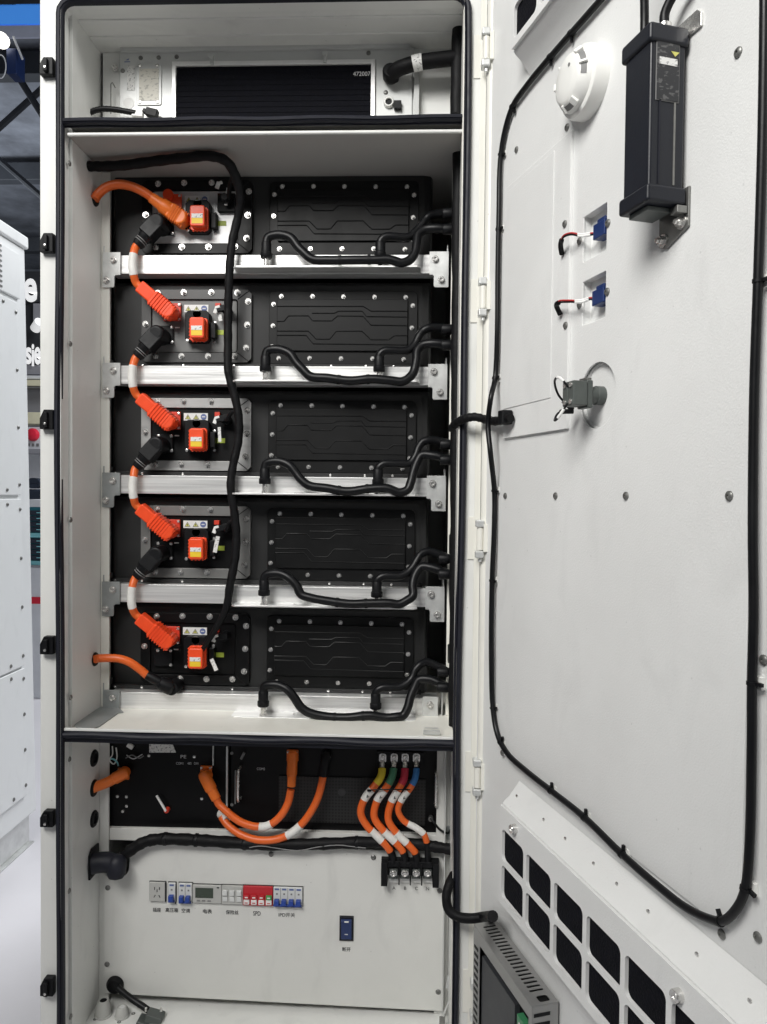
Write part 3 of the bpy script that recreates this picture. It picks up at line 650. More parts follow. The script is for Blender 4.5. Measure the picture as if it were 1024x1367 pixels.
    for px, py in ((228.8, 583), (228.8, 602.5), (211.5, 583)): bolt(CAB, (X(px, .21), .2103, Z(py, .21)), r_, 'dot', 1.1, name='rivet')
    # communication socket
    cs = MB(); cs.box(X(289, .21), X(312, .21), .205, yi - .0003, Z(575, .21), Z(551, .21)); cs.cyl((X(301, .2), .206, Z(561.5, .2)), (0, -1, 0), .011, .022, 16); cs.cyl((X(301, .2), .185, Z(561.5, .2)), (0, -1, 0), .0085, .012, 16)
    if i == 0: obj('signal_socket', cs, 'rubber', t, bevel=.001)
    else:
        cs = MB(); cs.cyl((X(301, .2), yi - .0002, Z(560.5, .2)), (0, -1, 0), .0115, .026, 18); cs.obox((X(297, .19), .190, Z(559, .19)), (1, 0, .15), .030, .016, .014); obj('signal_socket', cs, 'rubber', t, bevel=.001)
        cr = MB(); cr.box(X(285, .2), X(292, .2), .206, yi - .0003, Z(556, .2), Z(550, .2)); obj('signal_socket', cr, 'red_flange', t, bevel=.001)
    # dangling white tag and clip of the signal plug
    dx = [(302, 254.5 + 292, 299, 568.5, 2.0), (290, 558, 293, 575, 2.5), (292, 571, 293, 590, 2), (291, 571, 287, 592, 2.6), (283, 590, 290, 606, 2.6)][i]
    tg = MB(); tg.obox(((X(dx[0], .19) + X(dx[2], .19)) / 2, .192, (Z(dx[1], .19) + Z(dx[3], .19)) / 2), (X(dx[2], .19) - X(dx[0], .19), 0, Z(dx[3], .19) - Z(dx[1], .19)), abs(Z(dx[3], .19) - Z(dx[1], .19)) + .002, .0016, dx[4] * .0037)
    obj('plug_tag', tg, 'print_label', t)
    cl = MB(); cl.obox((X(287.5 if i else 289, .188), .186, Z(562 if i else 543.5, .188)), (.35, 0, 1), .016, .006, .009); cl.obox((X(290 if i else 292, .188), .184, Z(558 if i else 541, .188)), (1, 0, .3), .012, .006, .006); obj('plug_clip', cl, 'label_white', t, bevel=.001)
    # cover panel with embossed tracks (measured on the second level)
    yk = YC - .007
    def Z2(py, y=yk): return Z(py, y, 1, 450)
    def X2(px, y=yk): return lx(px, 1, y)
    cv = MB(); cv.prism(rrect(X2(358.5), X2(556.5), Z2(486.5), Z2(388.5), .012), yk, YC - .0004); cvo = obj('cover_plate', cv, 'pack_black', t, bevel=.0015)
    for px, py in ((375, 395.7), (416.5, 395.7), (457.5, 396.2), (499, 396.6), (540.4, 397), (364.6, 406.3), (364, 435), (363, 463), (550, 408), (549, 437.6), (548, 465.5), (372, 478.7), (413, 478.4), (455, 478.7), (497, 478.7), (538.6, 479.5)):
        bolt(CAB, (X2(px), yk - .0002, Z2(py)), cvo, 'flange', .82)
    yl = yk - .006
    rs = MB(); rs.box(X2(369, yl), X2(543.5, yl), yl, yk - .0002, Z2(468.5, yl), Z2(399.5, yl)); obj('raised_panel', rs, 'pack_black', cvo, bevel=.0015)
    def uv(u, v): return (X2(369 + (543.5 - 369) * (u - 98) / 587, yl), yl - .0003, Z2(399.5 + 69 * (v - 635) / 240, yl))
    tracks = [[(98, 668), (485, 668), (520, 690), (684, 690)], [(98, 738), (130, 738), (150, 712), (240, 712), (258, 735), (345, 735), (370, 712), (485, 714), (520, 755), (684, 757)],
              [(98, 783), (240, 783), (275, 820), (335, 820), (365, 783), (480, 783), (520, 822), (600, 822), (625, 803), (684, 803)],
              [(98, 803), (230, 803), (262, 842), (684, 846)], [(255, 700), (355, 700), (375, 690), (480, 690), (500, 715), (684, 717)]]
    em = MB()
    for tk in tracks: em.tube([uv(*p) for p in tk], .0013, 6)
    obj('embossed_track', em, 'pack_black', cvo)
    return t
packs = [make_pack(i) for i in range(5)]

# ------------------------------------------------------------------ battery jumper cables (measured between second and middle level)
def plug_red(t, A, B, m='red_plug', grip=True, yc=.180):
    # A: cable end, B: head end, both (x, z)
    a, b = Vector((A[0], yc - .012, A[1])), Vector((B[0], yc, B[1])); d = (b - a); L = d.length; u = d / L
    s1 = MB(); s1.obox(a + u * L * .20, u, L * .42, .030, .030); o = obj('plug', s1, m, t, bevel=.004, seg=3)
    s2 = MB(); s2.obox(a + u * L * .66, u, L * .60, .034, .037); s2.cyl(b - u * .020 + Vector((0, -.018, 0)), (0, 1, 0), .0185, .046, 20); obj('plug_head', s2, m, t, bevel=.004, seg=3)
    rb = MB(); w_ = Vector((0, 1, 0))
    for k in range(8): rb.obox(a + u * L * (.42 + .068 * k), u, .0024, .0375, .0395)
    obj('grip_ribs', rb, m, t, bevel=.0006)
    return a, u
def plug_black(t, A, B, yc=.178):
    a, b = Vector((A[0], yc - .010, A[1])), Vector((B[0], yc, B[1])); d = (b - a); L = d.length; u = d / L
    s = MB(); s.lathe(a - u * .004, u, [(.012, 0), (.0145, .006), (.0150, L * .30), (.0175, L * .34), (.0185, L * .8), (.016, L * .86)], 18); o = obj('plug', s, 'rubber', t)
    s = MB(); s.lathe(b + Vector((0, -.020, 0)) - u * .006, (0, 1, 0), [(.015, 0), (.0195, .004), (.0205, .02), (.0205, .056)], 22); s.obox(b - u * .026, u, .045, .038, .037); obj('plug_head', s, 'rubber', t, bevel=.004, seg=3)
    for k in (.10, .17):
        r_ = MB(); r_.lathe(a + u * (L * k), u, [(.0150, 0), (.0156, .0006), (.0156, .0014), (.0150, .002)], 18); obj('plug_ring', r_, 'ink_grey', t)
    return a, u
for i in range(4):
    dzz = BZ[i + 1] - BZ[2]
    def Q(px, py, y): a, b = pf(CAB, px, py, y); return (a, b + dzz)
    t = thing('jumper_cable', f'orange jumper cable with white sleeve from {ORD[i]} to {ORD[i + 1]} battery pack', 'cable', (Q(190, 500, .16)[0], .16, Q(190, 500, .16)[1]), 'orange battery jumper cables')
    Bb, Ba = Q(213, 444, .178), Q(184, 475, .168)
    Ra, Rb = Q(187, 531, .168), Q(233, 570, .178)
    pa, ua = plug_black(t, Ba, Bb); ra, ur = plug_red(t, Ra, Rb)
    def q3(px, py, y): a, b = Q(px, py, y); return (a, y, b)
    jx = random.uniform(-1.2, 1.2)
    path = spline([tuple(pa + ua * .01), tuple(pa - ua * .008), q3(178.5 + jx, 488, .160), q3(177 + jx, 503, .158), q3(178.5 + jx, 516, .158), tuple(ra - ur * .012), tuple(ra + ur * .01)], 8)
    cb = MB(); cb.tube(path, .0092, 12); obj('cable', cb, 'orange_cable', t)
    sv = MB(); sv.tube(sub(path, .30, .68), .0099, 14); obj('sleeve', sv, 'sleeve_white', t)
# supply cables through the left wall
def wall_cable(name, label, pts, r, m='orange_cable', mm='orange_plug'):
    t = thing(name, label, 'cable', pt(CAB, *pts[0]), None)
    path = pathp(CAB, pts); cb = MB(); cb.tube(path, r, 12); obj('cable', cb, m, t); return t, path
t, path = wall_cable('power_cable', 'orange power cable from the wall hole into the topmost battery pack', [(126.6, 266, .130), (131, 259, .135), (142, 250, .138), (158, 246, .140), (176, 249, .146), (193, 257, .150), (206, 266, .155), (220, 276, .16)], .0105)
s = MB(); d = Vector((PX(244, .17, 290) - PX(203, .15, 265), .035, PZ(293, .17, 244) - PZ(265, .15, 203))); a0 = Vector(pt(CAB, 201, 263, .150)); L = d.length; u_ = d / L
s.lathe(a0, u_, [(.0115, 0), (.0125, .002), (.0145, .30 * L), (.018, .36 * L), (.019, .62 * L)], 18); obj('plug', s, 'orange_plug', t)
s = MB(); s.obox(a0 + u_ * L * .78, u_, L * .5, .036, .037); s.cyl(a0 + u_ * (L * .93) + Vector((0, -.02, 0)), (0, 1, 0), .019, .045, 20); obj('plug_head', s, 'orange_plug', t, bevel=.005, seg=3)
rb = MB()
for k in range(7): rb.obox(a0 + u_ * L * (.66 + .06 * k), u_, .0022, .038, .039)
obj('grip_ribs', rb, 'orange_plug', t, bevel=.0005)
s = MB(); s.cyl((PX(224, .2, 258), .1995, PZ(259, .2, 224)), (0, 1, 0), .0125, .011, 18); s.box(PX(216, .2, 258), PX(241, .2, 258), .2090, .2104, PZ(275, .2, 224), PZ(257, .2, 224)); o = obj('socket_ring', s, 'red_plug', t, bevel=.001)
t, path = wall_cable('power_cable', 'orange power cable from the wall hole to a black plug under the lowest pack', [(126.6, 880, .130), (132, 879, .138), (145, 878.5, .140), (160, 879.5, .142), (174, 884.5, .146), (186, 893, .152), (197, 902, .158)], .0098)
e = Vector(pt(CAB, 229, 919, .165)); a0 = Vector(pt(CAB, 196, 901, .157)); u_ = (e - a0).normalized(); L = (e - a0).length
s = MB(); s.lathe(a0, u_, [(.010, 0), (.0112, .004), (.0118, .5 * L), (.016, .56 * L), (.018, .8 * L), (.017, L), (.010, L + .006)], 18); obj('plug', s, 'rubber', t)
s = MB(); s.cyl((e.x, .160, e.z), (0, 1, 0), .0165, .05, 20); obj('plug_head', s, 'rubber', t, bevel=.003)

# ------------------------------------------------------------------ signal harness down the front of the packs
t = thing('signal_harness', 'black taped signal harness looping down in front of the battery packs', 'cable', pt(CAB, 310, 500, .16))
hp = [(118, 222, .112), (135, 222, .110), (165, 220.5, .104), (205, 215.5, .094), (245, 211, .082), (282, 208.5, .076), (303, 216, .084), (315, 237, .106), (321, 263, .128), (318, 288, .146), (311, 318, .150), (307.5, 345, .150), (305.5, 384, .155), (304.5, 420, .160), (304.5, 460, .160), (305, 497, .156), (313, 527, .158), (319, 560, .160), (318, 590, .162), (311, 622, .160), (308, 650, .156), (313, 685, .158), (315.5, 715, .160), (314, 745, .160), (307, 782, .158), (302, 812, .158), (289, 838, .162), (276, 858, .172), (270, 868, .178)]
path = pathp(CAB, hp, 6); cb = MB()
rs = [(.0112 if k < len(path) * .27 else .0098 if k < len(path) * .86 else .0098 - .0046 * (k / len(path) - .86) / .14) * (1 + .05 * math.sin(k * 1.7)) for k in range(len(path))]
cb.tube(path, .01, 12, rs); obj('trunk', cb, 'tape', t)
for k, i in enumerate(range(5)):
    z_ = BZ[i] - BZ[2]
    if i == 4: continue
    py0 = 557
    tgt = Vector(pt(CAB, 301, 560, .180)) + Vector((0, 0, z_)); src = min(path, key=lambda p: abs(p.z - tgt.z - .02) + (0 if p.x > tgt.x - .02 else 9))
    br = MB(); br.tube(spline([tuple(src), tuple(src.lerp(tgt, .5) + Vector((0, -.004, .006))), tuple(tgt + Vector((.006, -.004, 0))), tuple(tgt + Vector((0, .006, 0)))], 6), .0052, 10); obj('branch', br, 'tape', t)

# ------------------------------------------------------------------ coolant hoses (measured on the topmost level)
for i in range(5):
    dzz = BZ[i] - BZ[0]; kz = 0
    def Hh(px, py, y): a, b = pf(CAB, px, py, y); return (a, y, b + dzz)
    zt_ = BZ[i] + lz(365.2, 0, YR) + .0045
    for kind in (0, 1):
        if kind == 0:
            lab = f'long black coolant hose sagging in front of the {ORD[i]} battery pack'; bx, by = 355.5, 341.5
            pts = [(359.5, 315.5, .150), (368, 314, .147), (378, 314.5, .145), (389, 319, .141), (398, 329.5, .138), (406, 339, .135), (416, 346, .133), (438, 349.5, .132), (468, 350.5, .131), (498, 349.5, .132), (521, 349.8, .133), (536, 351.5, .134), (546, 349.5, .137), (552.5, 341, .142), (556, 328, .150), (560, 315, .158), (567, 307.5, .162), (580, 305.5, .158), (594, 306, .146), (606, 306.5, .130)]
        else:
            lab = f'short black coolant hose at the right end of the {ORD[i]} battery pack'; bx, by = 507.7, 341
            pts = [(510.5, 317.5, .150), (516, 316, .151), (526, 316, .153), (539, 317, .158), (549, 315.5, .164), (557, 308, .170), (563, 299, .175), (569, 291.5, .178), (578, 286.5, .172), (592, 285, .152), (606, 285, .130)]
        jit = [(random.uniform(-1.5, 1.5), random.uniform(-1.8, 1.8)) for _ in pts]
        t = thing('coolant_hose', lab, 'hose', Hh(bx, 352, .15), 'black coolant hoses of the packs')
        sag = random.uniform(-3.5, 3.5); lean = random.uniform(-3, 3)
        P3 = [Hh(px + (lean if 5 < k < len(pts) - 6 and kind == 0 else 0) + (j[0] if 3 < k < len(pts) - 3 else 0), py + (sag * math.sin(math.pi * k / (len(pts) - 1)) if kind == 0 else 0) + (j[1] if 3 < k < len(pts) - 3 else 0), y) for k, ((px, py, y), j) in enumerate(zip(pts, jit))]
        base = Hh(bx, by, .150); ex = base[0]
        P3 = [(ex, .150, base[2] + .012), (ex, .150, base[2] + .030)] + [(ex + .004, .150, P3[0][2] - .003)] + P3[1:]
        path = spline(P3, 7); cb = MB(); cb.tube(path, .0104 if kind == 0 else .0098, 12); obj('hose', cb, 'hose', t)
        c_ = MB(); c_.lathe((ex, .150, base[2] - .006), (0, 0, 1), [(.0125, 0), (.0138, .002), (.0138, .012), (.0118, .014), (.0118, .034), (.0108, .036)], 18); obj('hose_fitting', c_, 'rubber', t)
        n_ = MB(); n_.cyl((ex, .150, zt_ + .0002), (0, 0, 1), .0062, base[2] - .004 - zt_, 14); n_.cyl((ex, .150, zt_ + .0003), (0, 0, 1), .009, .003, 14); obj('nipple', n_, 'chrome', t)
        if kind == 0:
            for fa in (.40, .52):
                tie = MB(); sp = sub(path, fa, fa + .012); tie.tube(sp, .0115, 12); obj('cable_tie', tie, 'rubber', t)
# manifold pipes up the right side
t = thing('coolant_manifold', 'black foam wrapped coolant manifold running up the right side of the cabinet', 'pipe', pt(CAB, 605, 985, .10))
for (xa, xb, y_, r_, y0p, y1p) in ((612, 606.5, .108, .0135, 197, 975), (613.5, 608, .140, .0105, 232, 960)):
    n = 40; pth = []
    for k in range(n + 1):
        py = y0p + (y1p - y0p) * k / n; a, b = pf(CAB, xa + (xb - xa) * k / n + .5 * math.sin(k * .8), py, y_); pth.append((a, y_, b))
    cb = MB(); cb.tube(pth, r_, 14, [r_ * (1 + .05 * math.sin(k * 1.9)) for k in range(n + 1)]); obj('riser', cb, 'tape', t)
for k in range(5):
    for py in (285, 306):
        a, b = pf(CAB, 603, py, .130); z_ = b + BZ[k] - BZ[0]
        cb = MB(); cb.lathe((a - .020, .131, z_), (1, 0, 0), [(.0105, 0), (.012, .003), (.012, .022), (.0105, .026)], 14); obj('branch_socket', cb, 'rubber', t)
# ================================================================== cooling unit in the top compartment
YA = .165
def A(px, py, y=YA): return pf(CAB, px, py, y)
t = thing('cooling_unit', 'grey cooling unit with black intake filter behind a silver frame', 'cooling unit', (PX(350, YA), YA + .2, SH1T))
x0, z1 = A(160, 68); x1 = A(551, 66)[0]; zbt = SH1T + .0005
fx0, fz1 = A(230, 83.5); fx1 = A(502, 80)[0]
body = MB(); body.box(x0 - .004, x1 + .006, YA + .006, YA + .45, zbt, z1 + .006); obj('housing', body, 'ac_plate', t, bevel=.001)
face = MB(); face.plate(rect(x0, x1, zbt + .001, z1), [rect(fx0, fx1, zbt + .003, fz1)], YA, YA + .0055); fp = obj('faceplate', face, 'ac_plate', t, bevel=.001)
sd = MB(); sd.box(x0 + .004, x1 - .006, YA - .010, YA - .0004, z1 - .006, z1 + .0025); obj('top_rim', sd, 'grey_paint', t, bevel=.001)
ri = MB(); gx0, gz1 = A(236, 90); gx1 = A(495.5, 87.5)[0]
ri.plate(rect(fx0 + .001, fx1 - .001, zbt + .004, fz1 - .001), [rect(gx0, gx1, zbt + .006, gz1)], YA - .007, YA + .004); obj('filter_frame', ri, 'silver_frame', t, bevel=.0012)
fi = MB(); fi.box(gx0 - .002, gx1 + .002, YA - .001, YA + .0035, zbt + .0055, gz1 + .002); fo = obj('filter', fi, 'filter', t)
for k in range(16):
    z_ = zbt + .010 + (gz1 - zbt - .014) * k / 15; b_ = MB(); b_.box(gx0 + .0005, gx1 - .0005, YA - .0022, YA - .0011, z_ - .0012, z_ + .0012); obj('filter_fin', b_, 'filter', fo)
text(CAB, '472007', A(483, 99.5, YA - .003)[0], A(483, 99.5)[1], YA - .0032, .010, 'print_white', t, width=.040)
for px, py in ((188, 77.5), (212, 77), (236, 76), (492, 71), (164, 94.5), (515, 123.5)):
    a, b = A(px, py); bolt(CAB, (a, YA, b), fp, 'pan', .85, name='screw')
for px, py in ((283, 80), (434, 77)):
    a, b = A(px, py, YA - .008); c = MB(); c.box(a - .004, a + .004, YA - .012, YA - .0072, b - .012, b + .012); c.cyl((a, YA - .012, b + .006), (0, -1, 0), .006, .004, 10); obj('retaining_clip', c, 'grey_paint', t, bevel=.001)
npl = MB(); a0, b1 = A(183, 86); a1, b0 = A(216, 141); npl.prism(rrect(a0, a1, b0, b1, .006), YA - .003, YA - .0003); no = obj('name_plate', npl, 'ac_plate', t, bevel=.0008)
npl = MB(); a0, b1 = A(186.5, 93); a1, b0 = A(212.5, 135); npl.box(a0, a1, YA - .0038, YA - .0031, b0, b1); obj('printed_area', npl, 'print_plate', no)
for px, py in ((187.5, 89), (210.5, 88.5), (187, 137), (210.5, 137)): a, b = A(px, py); bolt(CAB, (a, YA - .003, b), no, 'dot', 1.1, name='rivet')
stk = MB(); a0, b1 = A(170, 88); a1, b0 = A(180, 121); stk.box(a0, a1, YA - .0008, YA - .0001, b0, b1); obj('sticker', stk, 'print_label', t)
stk = MB(); a0, b0 = A(172, 138); stk.cyl((a0, YA - .0002, b0), (0, -1, 0), .0135, .0007, 24); obj('sticker', stk, 'label_white', t)
stk = MB(); a0, b0 = A(170, 80.5); stk.box(a0 - .007, a0 + .007, YA - .0008, YA - .0001, b0 - .0045, b0 - .003); stk.prism([(a0 - .004, b0), (a0 + .004, b0 + .004), (a0 + .003, b0 + .0005)], YA - .0008, YA - .0001); obj('maker_mark', stk, 'blue_mark', t)
for px, py in ((152.5, 89.5),): a, b = A(px, py); bolt(CAB, (a, YA + .004, b), t, 'socket', .8)
fl = MB(); fl.box(A(135, 90)[0], x0 - .0045, YA + .010, YA + .013, zbt, A(145, 67)[1]); obj('side_flange', fl, 'white_paint', t)
fl = MB(); fl.box(x1 + .0065, A(604, 100)[0], YA + .012, YA + .016, zbt, A(560, 58)[1]); obj('side_flange', fl, 'white_paint', t)
fl = MB(); fl.box(A(553, 100)[0], A(560, 100)[0], YA - .012, YA + .010, zbt, A(555, 70)[1]); obj('side_flange', fl, 'grey_paint', t, bevel=.001)
hk = MB(); hk.tube([pt(CAB, 148, 152, YA - .01), pt(CAB, 148, 112, YA - .01), pt(CAB, 150, 110, YA - .01), pt(CAB, 154, 117, YA - .01)], .0012, 8); obj('wire_hook', hk, 'dark_steel', t)
rg = MB(); a, b = A(519, 136, YA - .006); rg.lathe((a, YA - .0004, b), (0, -1, 0), [(.0125, 0), (.0125, .006), (.0105, .009), (.0080, .009), (.0075, .002)], 22); obj('drain_ring', rg, 'plastic_white', t)
rg = MB(); rg.cyl((a, YA - .0026, b), (0, -1, 0), .0074, .0022, 18); obj('drain_hole', rg, 'rubber', t)
rg = MB(); a0, b0 = A(526, 148); a1, b1 = A(536, 137); rg.box(a0, a1, YA - .012, YA - .0004, b0, b1); obj('sensor_plug', rg, 'rubber', t, bevel=.001)
# insulated pipe to the unit
t = thing('insulated_pipe', 'thick black insulated pipe with white label elbowing into the cooling unit', 'pipe', pt(CAB, 610, 152, .11))
path = pathp(CAB, [(523, 106, .150), (524, 99, .140), (530, 93, .130), (541, 88.5, .122), (556, 84, .117), (575, 81, .113), (592, 79, .110), (610, 77, .108)], 7)
cb = MB(); cb.tube(path, .0165, 16); obj('elbow_pipe', cb, 'tape', t)
cb = MB(); cb.lathe(tuple(Vector(pt(CAB, 522, 104, .160))), (0, -1, .1), [(.017, 0), (.019, .004), (.019, .026), (.016, .03)], 18); obj('pipe_collar', cb, 'rubber', t)
lb = MB(); lb.tube(sub(path, .40, .53), .0174, 18); obj('pipe_label', lb, 'print_label', t)
pth = [pt(CAB, 612.5 - .3 * k + .4 * math.sin(k * 2.1), 28 + 12.6 * k, .106) for k in range(11)]
cb = MB(); cb.tube(spline(pth, 3), .0150, 14); obj('riser', cb, 'tape', t)
cb = MB(); cb.cyl((pth[-1][0], .106, SH1T + .0002), (0, 0, 1), .021, .012, 16); obj('floor_collar', cb, 'rubber', t, bevel=.002)
# cable at the lower left of the top compartment
t = thing('fan_cable', 'black corrugated cable curving up beside the cooling unit name plate', 'cable', pt(CAB, 114, 160, .12))
path = pathp(CAB, [(111, 163, .118), (115, 155, .122), (124, 148.5, .128), (138, 145.5, .134), (155, 146.5, .140), (170, 149, .145), (181, 151, .148)], 7)
cb = MB(); cb.tube(path, .0062, 10, [.0062 * (1 + .10 * (k % 2)) for k in range(len(path))]); obj('cable', cb, 'hose', t)
cb = MB(); cb.obox(pt(CAB, 184, 153.5, .149), (1, 0, -.1), .026, .012, .010); obj('splice', cb, 'label_white', t, bevel=.001)
cb = MB(); cb.obox(pt(CAB, 203, 151, .149), (1, 0, -.25), .028, .016, .018); cb.obox(pt(CAB, 196, 150, .149), (1, 0, -.5), .018, .014, .010); obj('plug', cb, 'rubber', t, bevel=.002)

# ================================================================== high voltage box and inverter in the lower compartment
YH = .192; zi = z1_ * 1.0
zh_b = pf(CAB, 350, 1105, YH)[1] + .0
LEDZ = lambda px: pf(CAB, px, 1106 + (px - 139) * 10 / 452, .1815)[1]
t = thing('high_voltage_box', 'black high voltage control box with orange plugs and rotary switch', 'control box', (PX(230, YH), YH + .2, LEDZ(230)))
def Hq(px, py, y=YH): return pf(CAB, px, py, y)
top_h = Hq(220, 990)[1]
b_ = MB(); xa, xb = Hq(140, 1050)[0], Hq(305.5, 1050)[0]; b_.box(xa, xb, YH, YH + .4, LEDZ(222), top_h); obj('housing', b_, 'panel_black', t, bevel=.002)
for px, y0, y1, wd in ((303.6, 996, 1083, 2.2), (285, 995, 1021, 1.2)):
    b_ = MB(); a = Hq(px, 1040)[0]; b_.box(a - wd * .0009, a + wd * .0009, YH - .006, YH - .0002, Hq(px, y1)[1], Hq(px, y0)[1]); obj('edge_strip', b_, 'zinc', t)
b_ = MB(); b_.box(Hq(272, 1020)[0], Hq(284, 1020)[0], YH - .006, YH - .0002, Hq(278, 1024)[1], Hq(278, 1022.3)[1]); obj('edge_strip', b_, 'zinc', t)
b_ = MB(); q = [Hq(199.5, 992.5), Hq(230, 992), Hq(235, 1004.5), Hq(199.5, 1004.5)]; b_.prism(q[::-1], YH - .0012, YH - .0001); obj('print_sheet', b_, 'print_label', t)
for px, py in ((199, 1008.5), (259.5, 1010), (157, 1063), (169, 1063.5), (169, 1076), (164, 1083), (269.5, 1066)): a, b = Hq(px, py); bolt(CAB, (a, YH, b), t, 'dot', 1.0, name='screw')
for s_, px, py, h, wd in (('COM1', 240, 1019, .006, .018), ('485', 253, 1019, .006, .010), ('CAN', 262, 1019, .006, .011), ('PE', 245, 1010, .008, .014)):
    a, b = Hq(px, py); text(CAB, s_, a, b, YH - .0005, h, 'print_white', t, width=wd)
# rotary switch lever
a, b = Hq(224, 1080); k = MB(); k.lathe((a, YH - .0002, b), (0, -1, 0), [(.0065, 0), (.0065, .010), (.005, .012)], 16); obj('rotary_switch', k, 'red_flange', t)
k = MB(); p0 = Vector((a, YH - .013, b)); p1 = Vector((*Hq(211.5, 1059),)); p1 = Vector((p1[0], YH - .013, p1[1])); k.obox((p0 + p1) / 2, p1 - p0, (p1 - p0).length, .004, .0055); obj('switch_lever', k, 'label_white', t, bevel=.001)
# loose wiring at the upper left of the box
for pts, r_, m_ in (([(150, 996, .188), (150, 1008, .180), (146, 1014, .176), (152, 1020, .180), (156, 1012, .184), (155, 998, .188)], .0016, 'plastic_white'), ([(143, 1016, .182), (150, 1013, .178), (156, 1017, .180), (158, 1022, .186)], .0020, 'far_cyan'), ([(168, 1012, .186), (176, 1008, .182), (186, 1012, .184), (192, 1009, .188)], .0014, 'ink_grey'), ([(169, 1008, .187), (178, 1013, .183), (190, 1007, .186)], .0012, 'print_white')):
    k = MB(); k.tube(pathp(CAB, pts, 6), r_, 8); obj('wire', k, m_, t)
k = MB(); k.obox(pt(CAB, 174, 996, .183), (1, 0, -.6), .016, .008, .010); obj('wire_tag', k, 'label_white', t, bevel=.001)

t = thing('inverter', 'black rack inverter with perforated front and two pull handles', 'inverter', (PX(450, YH), YH + .2, LEDZ(450)))
b_ = MB(); xa, xb = Hq(307, 1050)[0], Hq(597, 1050)[0]; b_.box(xa, xb, YH + .004, YH + .42, LEDZ(460) - .001, Hq(450, 991)[1]); obj('housing', b_, 'panel_black', t, bevel=.002)
b_ = MB(); b_.box(Hq(372, 1070)[0], Hq(568, 1070)[0], YH + .0005, YH + .0035, Hq(450, 1099)[1], Hq(450, 1038)[1]); obj('perforated_grille', b_, 'perforated', t)
def handle(px, y0, y1, m_='chrome'):
    a, zt_ = Hq(px, y0, YH - .025); zb_ = Hq(px, y1, YH - .025)[1]
    k = MB(); k.tube(spline([(a, YH + .004, zt_), (a, YH - .020, zt_), (a, YH - .025, zt_ - .006), (a, YH - .025, zb_ + .006), (a, YH - .020, zb_), (a, YH + .004, zb_)], 4), .0035, 10); obj('handle', k, m_, t)
handle(318, 1029, 1071); handle(582.5, 1034, 1078)
k = MB(); k.box(Hq(313.5, 1050)[0], Hq(315.0, 1050)[0], YH - .002, YH + .0035, Hq(314, 1073)[1], Hq(314, 1028)[1]); obj('edge_strip', k, 'ink_grey', t)
for px, py in ((596, 1014), (596, 1082)): a, b = Hq(px, py, YH); bolt(CAB, (a, YH + .0036, b), t, 'dot', 1.5, name='screw')
for px, py in ((309, 1006), (309, 1075)): a, b = Hq(px, py); k = MB(); k.cyl((a, YH + .0036, b), (0, -1, 0), .004, .001, 12); obj('rack_hole', k, 'ink_grey', t)
a, b = Hq(348, 1027); text(CAB, 'COM2', a, b, YH + .0030, .006, 'print_white', t, width=.020)
k = MB(); a, b = Hq(456.5, 1057.5); k.lathe((a, YH + .0004, b), (0, -1, 0), [(.0095, 0), (.0095, .0006), (.008, .0008), (.006, .0003)], 20); obj('emblem', k, 'ink_dark', t)
k = MB(); k.obox(pt(CAB, 324, 1009, YH - .006), (.5, 0, 1), .018, .006, .006); obj('plug', k, 'ink_grey', t, bevel=.001)
k = MB(); k.box(Hq(503, 1010)[0], Hq(566, 1010)[0], YH - .003, YH + .0036, Hq(530, 1023)[1], Hq(530, 1003)[1]); obj('busbar_base', k, 'rubber', t, bevel=.001)
k = MB(); k.tube(pathp(CAB, [(575, 1092, .178), (580, 1099, .172), (588, 1108, .170), (598, 1112, .165), (604, 1104, .155)], 6), .0028, 8); obj('earth_wire', k, 'hose', t)
k = MB(); k.cyl(pt(CAB, 575, 1091, YH + .003), (0, -1, 0), .006, .012, 12); obj('earth_stud', k, 'dark_steel', t)
k = MB(); k.box(Hq(596, 1090)[0], Hq(608, 1090, .15)[0], .172, .176, Hq(600, 1116)[1], Hq(600, 1098)[1]); obj('earth_plate', k, 'zinc_dull', t, bevel=.001)

# orange cables of the lower compartment --------------------------------
def elbow_plug(t, base, a, b, m='orange_plug', r=.0145):
    # base: pixel of the flange centre; body from a to b
    x_, z_ = Hq(*base); f = MB(); f.box(x_ - .014, x_ + .014, YH - .008, YH - .0004, z_ - .014, z_ + .014); fo = obj('plug_flange', f, m, t, bevel=.002)
    for sx, sz in ((-1, 1), (1, 1)): bolt(CAB, (x_ + sx * .010, YH - .008, z_ + sz * .010), fo, 'dot', .9, name='rivet')
    pa, pb = Vector(pt(CAB, a[0], a[1], YH - .024)), Vector(pt(CAB, b[0], b[1], YH - .034)); d = pb - pa; L = d.length; u = d / L
    k = MB(); k.lathe(pa - u * .008, u, [(.004, -.010), (.011, -.006), (r * .97, .002), (r, .010), (r, L * .70), (r * .86, L * .72), (r * .80, L + .008)], 18); k.cyl(pa + Vector((0, -.004, 0)), (0, 1, 0), r * .95, .024, 18); obj('plug', k, m, t, bevel=.0015); return pb, u
t = thing('power_cable', 'short thick orange plug and cable entering through the left wall', 'cable', pt(CAB, 128, 1050, .15))
pb, u = elbow_plug(t, (166, 1032), (163, 1034), (142, 1045)); k = MB(); k.tube(spline([tuple(pb - u * .02), tuple(pb), pt(CAB, 131, 1049, .148), (XLI - .002, .140, pt(CAB, 124, 1053, .135)[2])], 6), .0125, 14); obj('cable', k, 'orange_plug', t)
t = thing('loop_cable', 'orange loop cable from the control box up to a vertical orange plug', 'cable', pt(CAB, 345, 1104, .15))
pb, u = elbow_plug(t, (276, 1029), (274, 1038), (289, 1067))
p1 = Vector(pt(CAB, 388.5, 1054, .158))
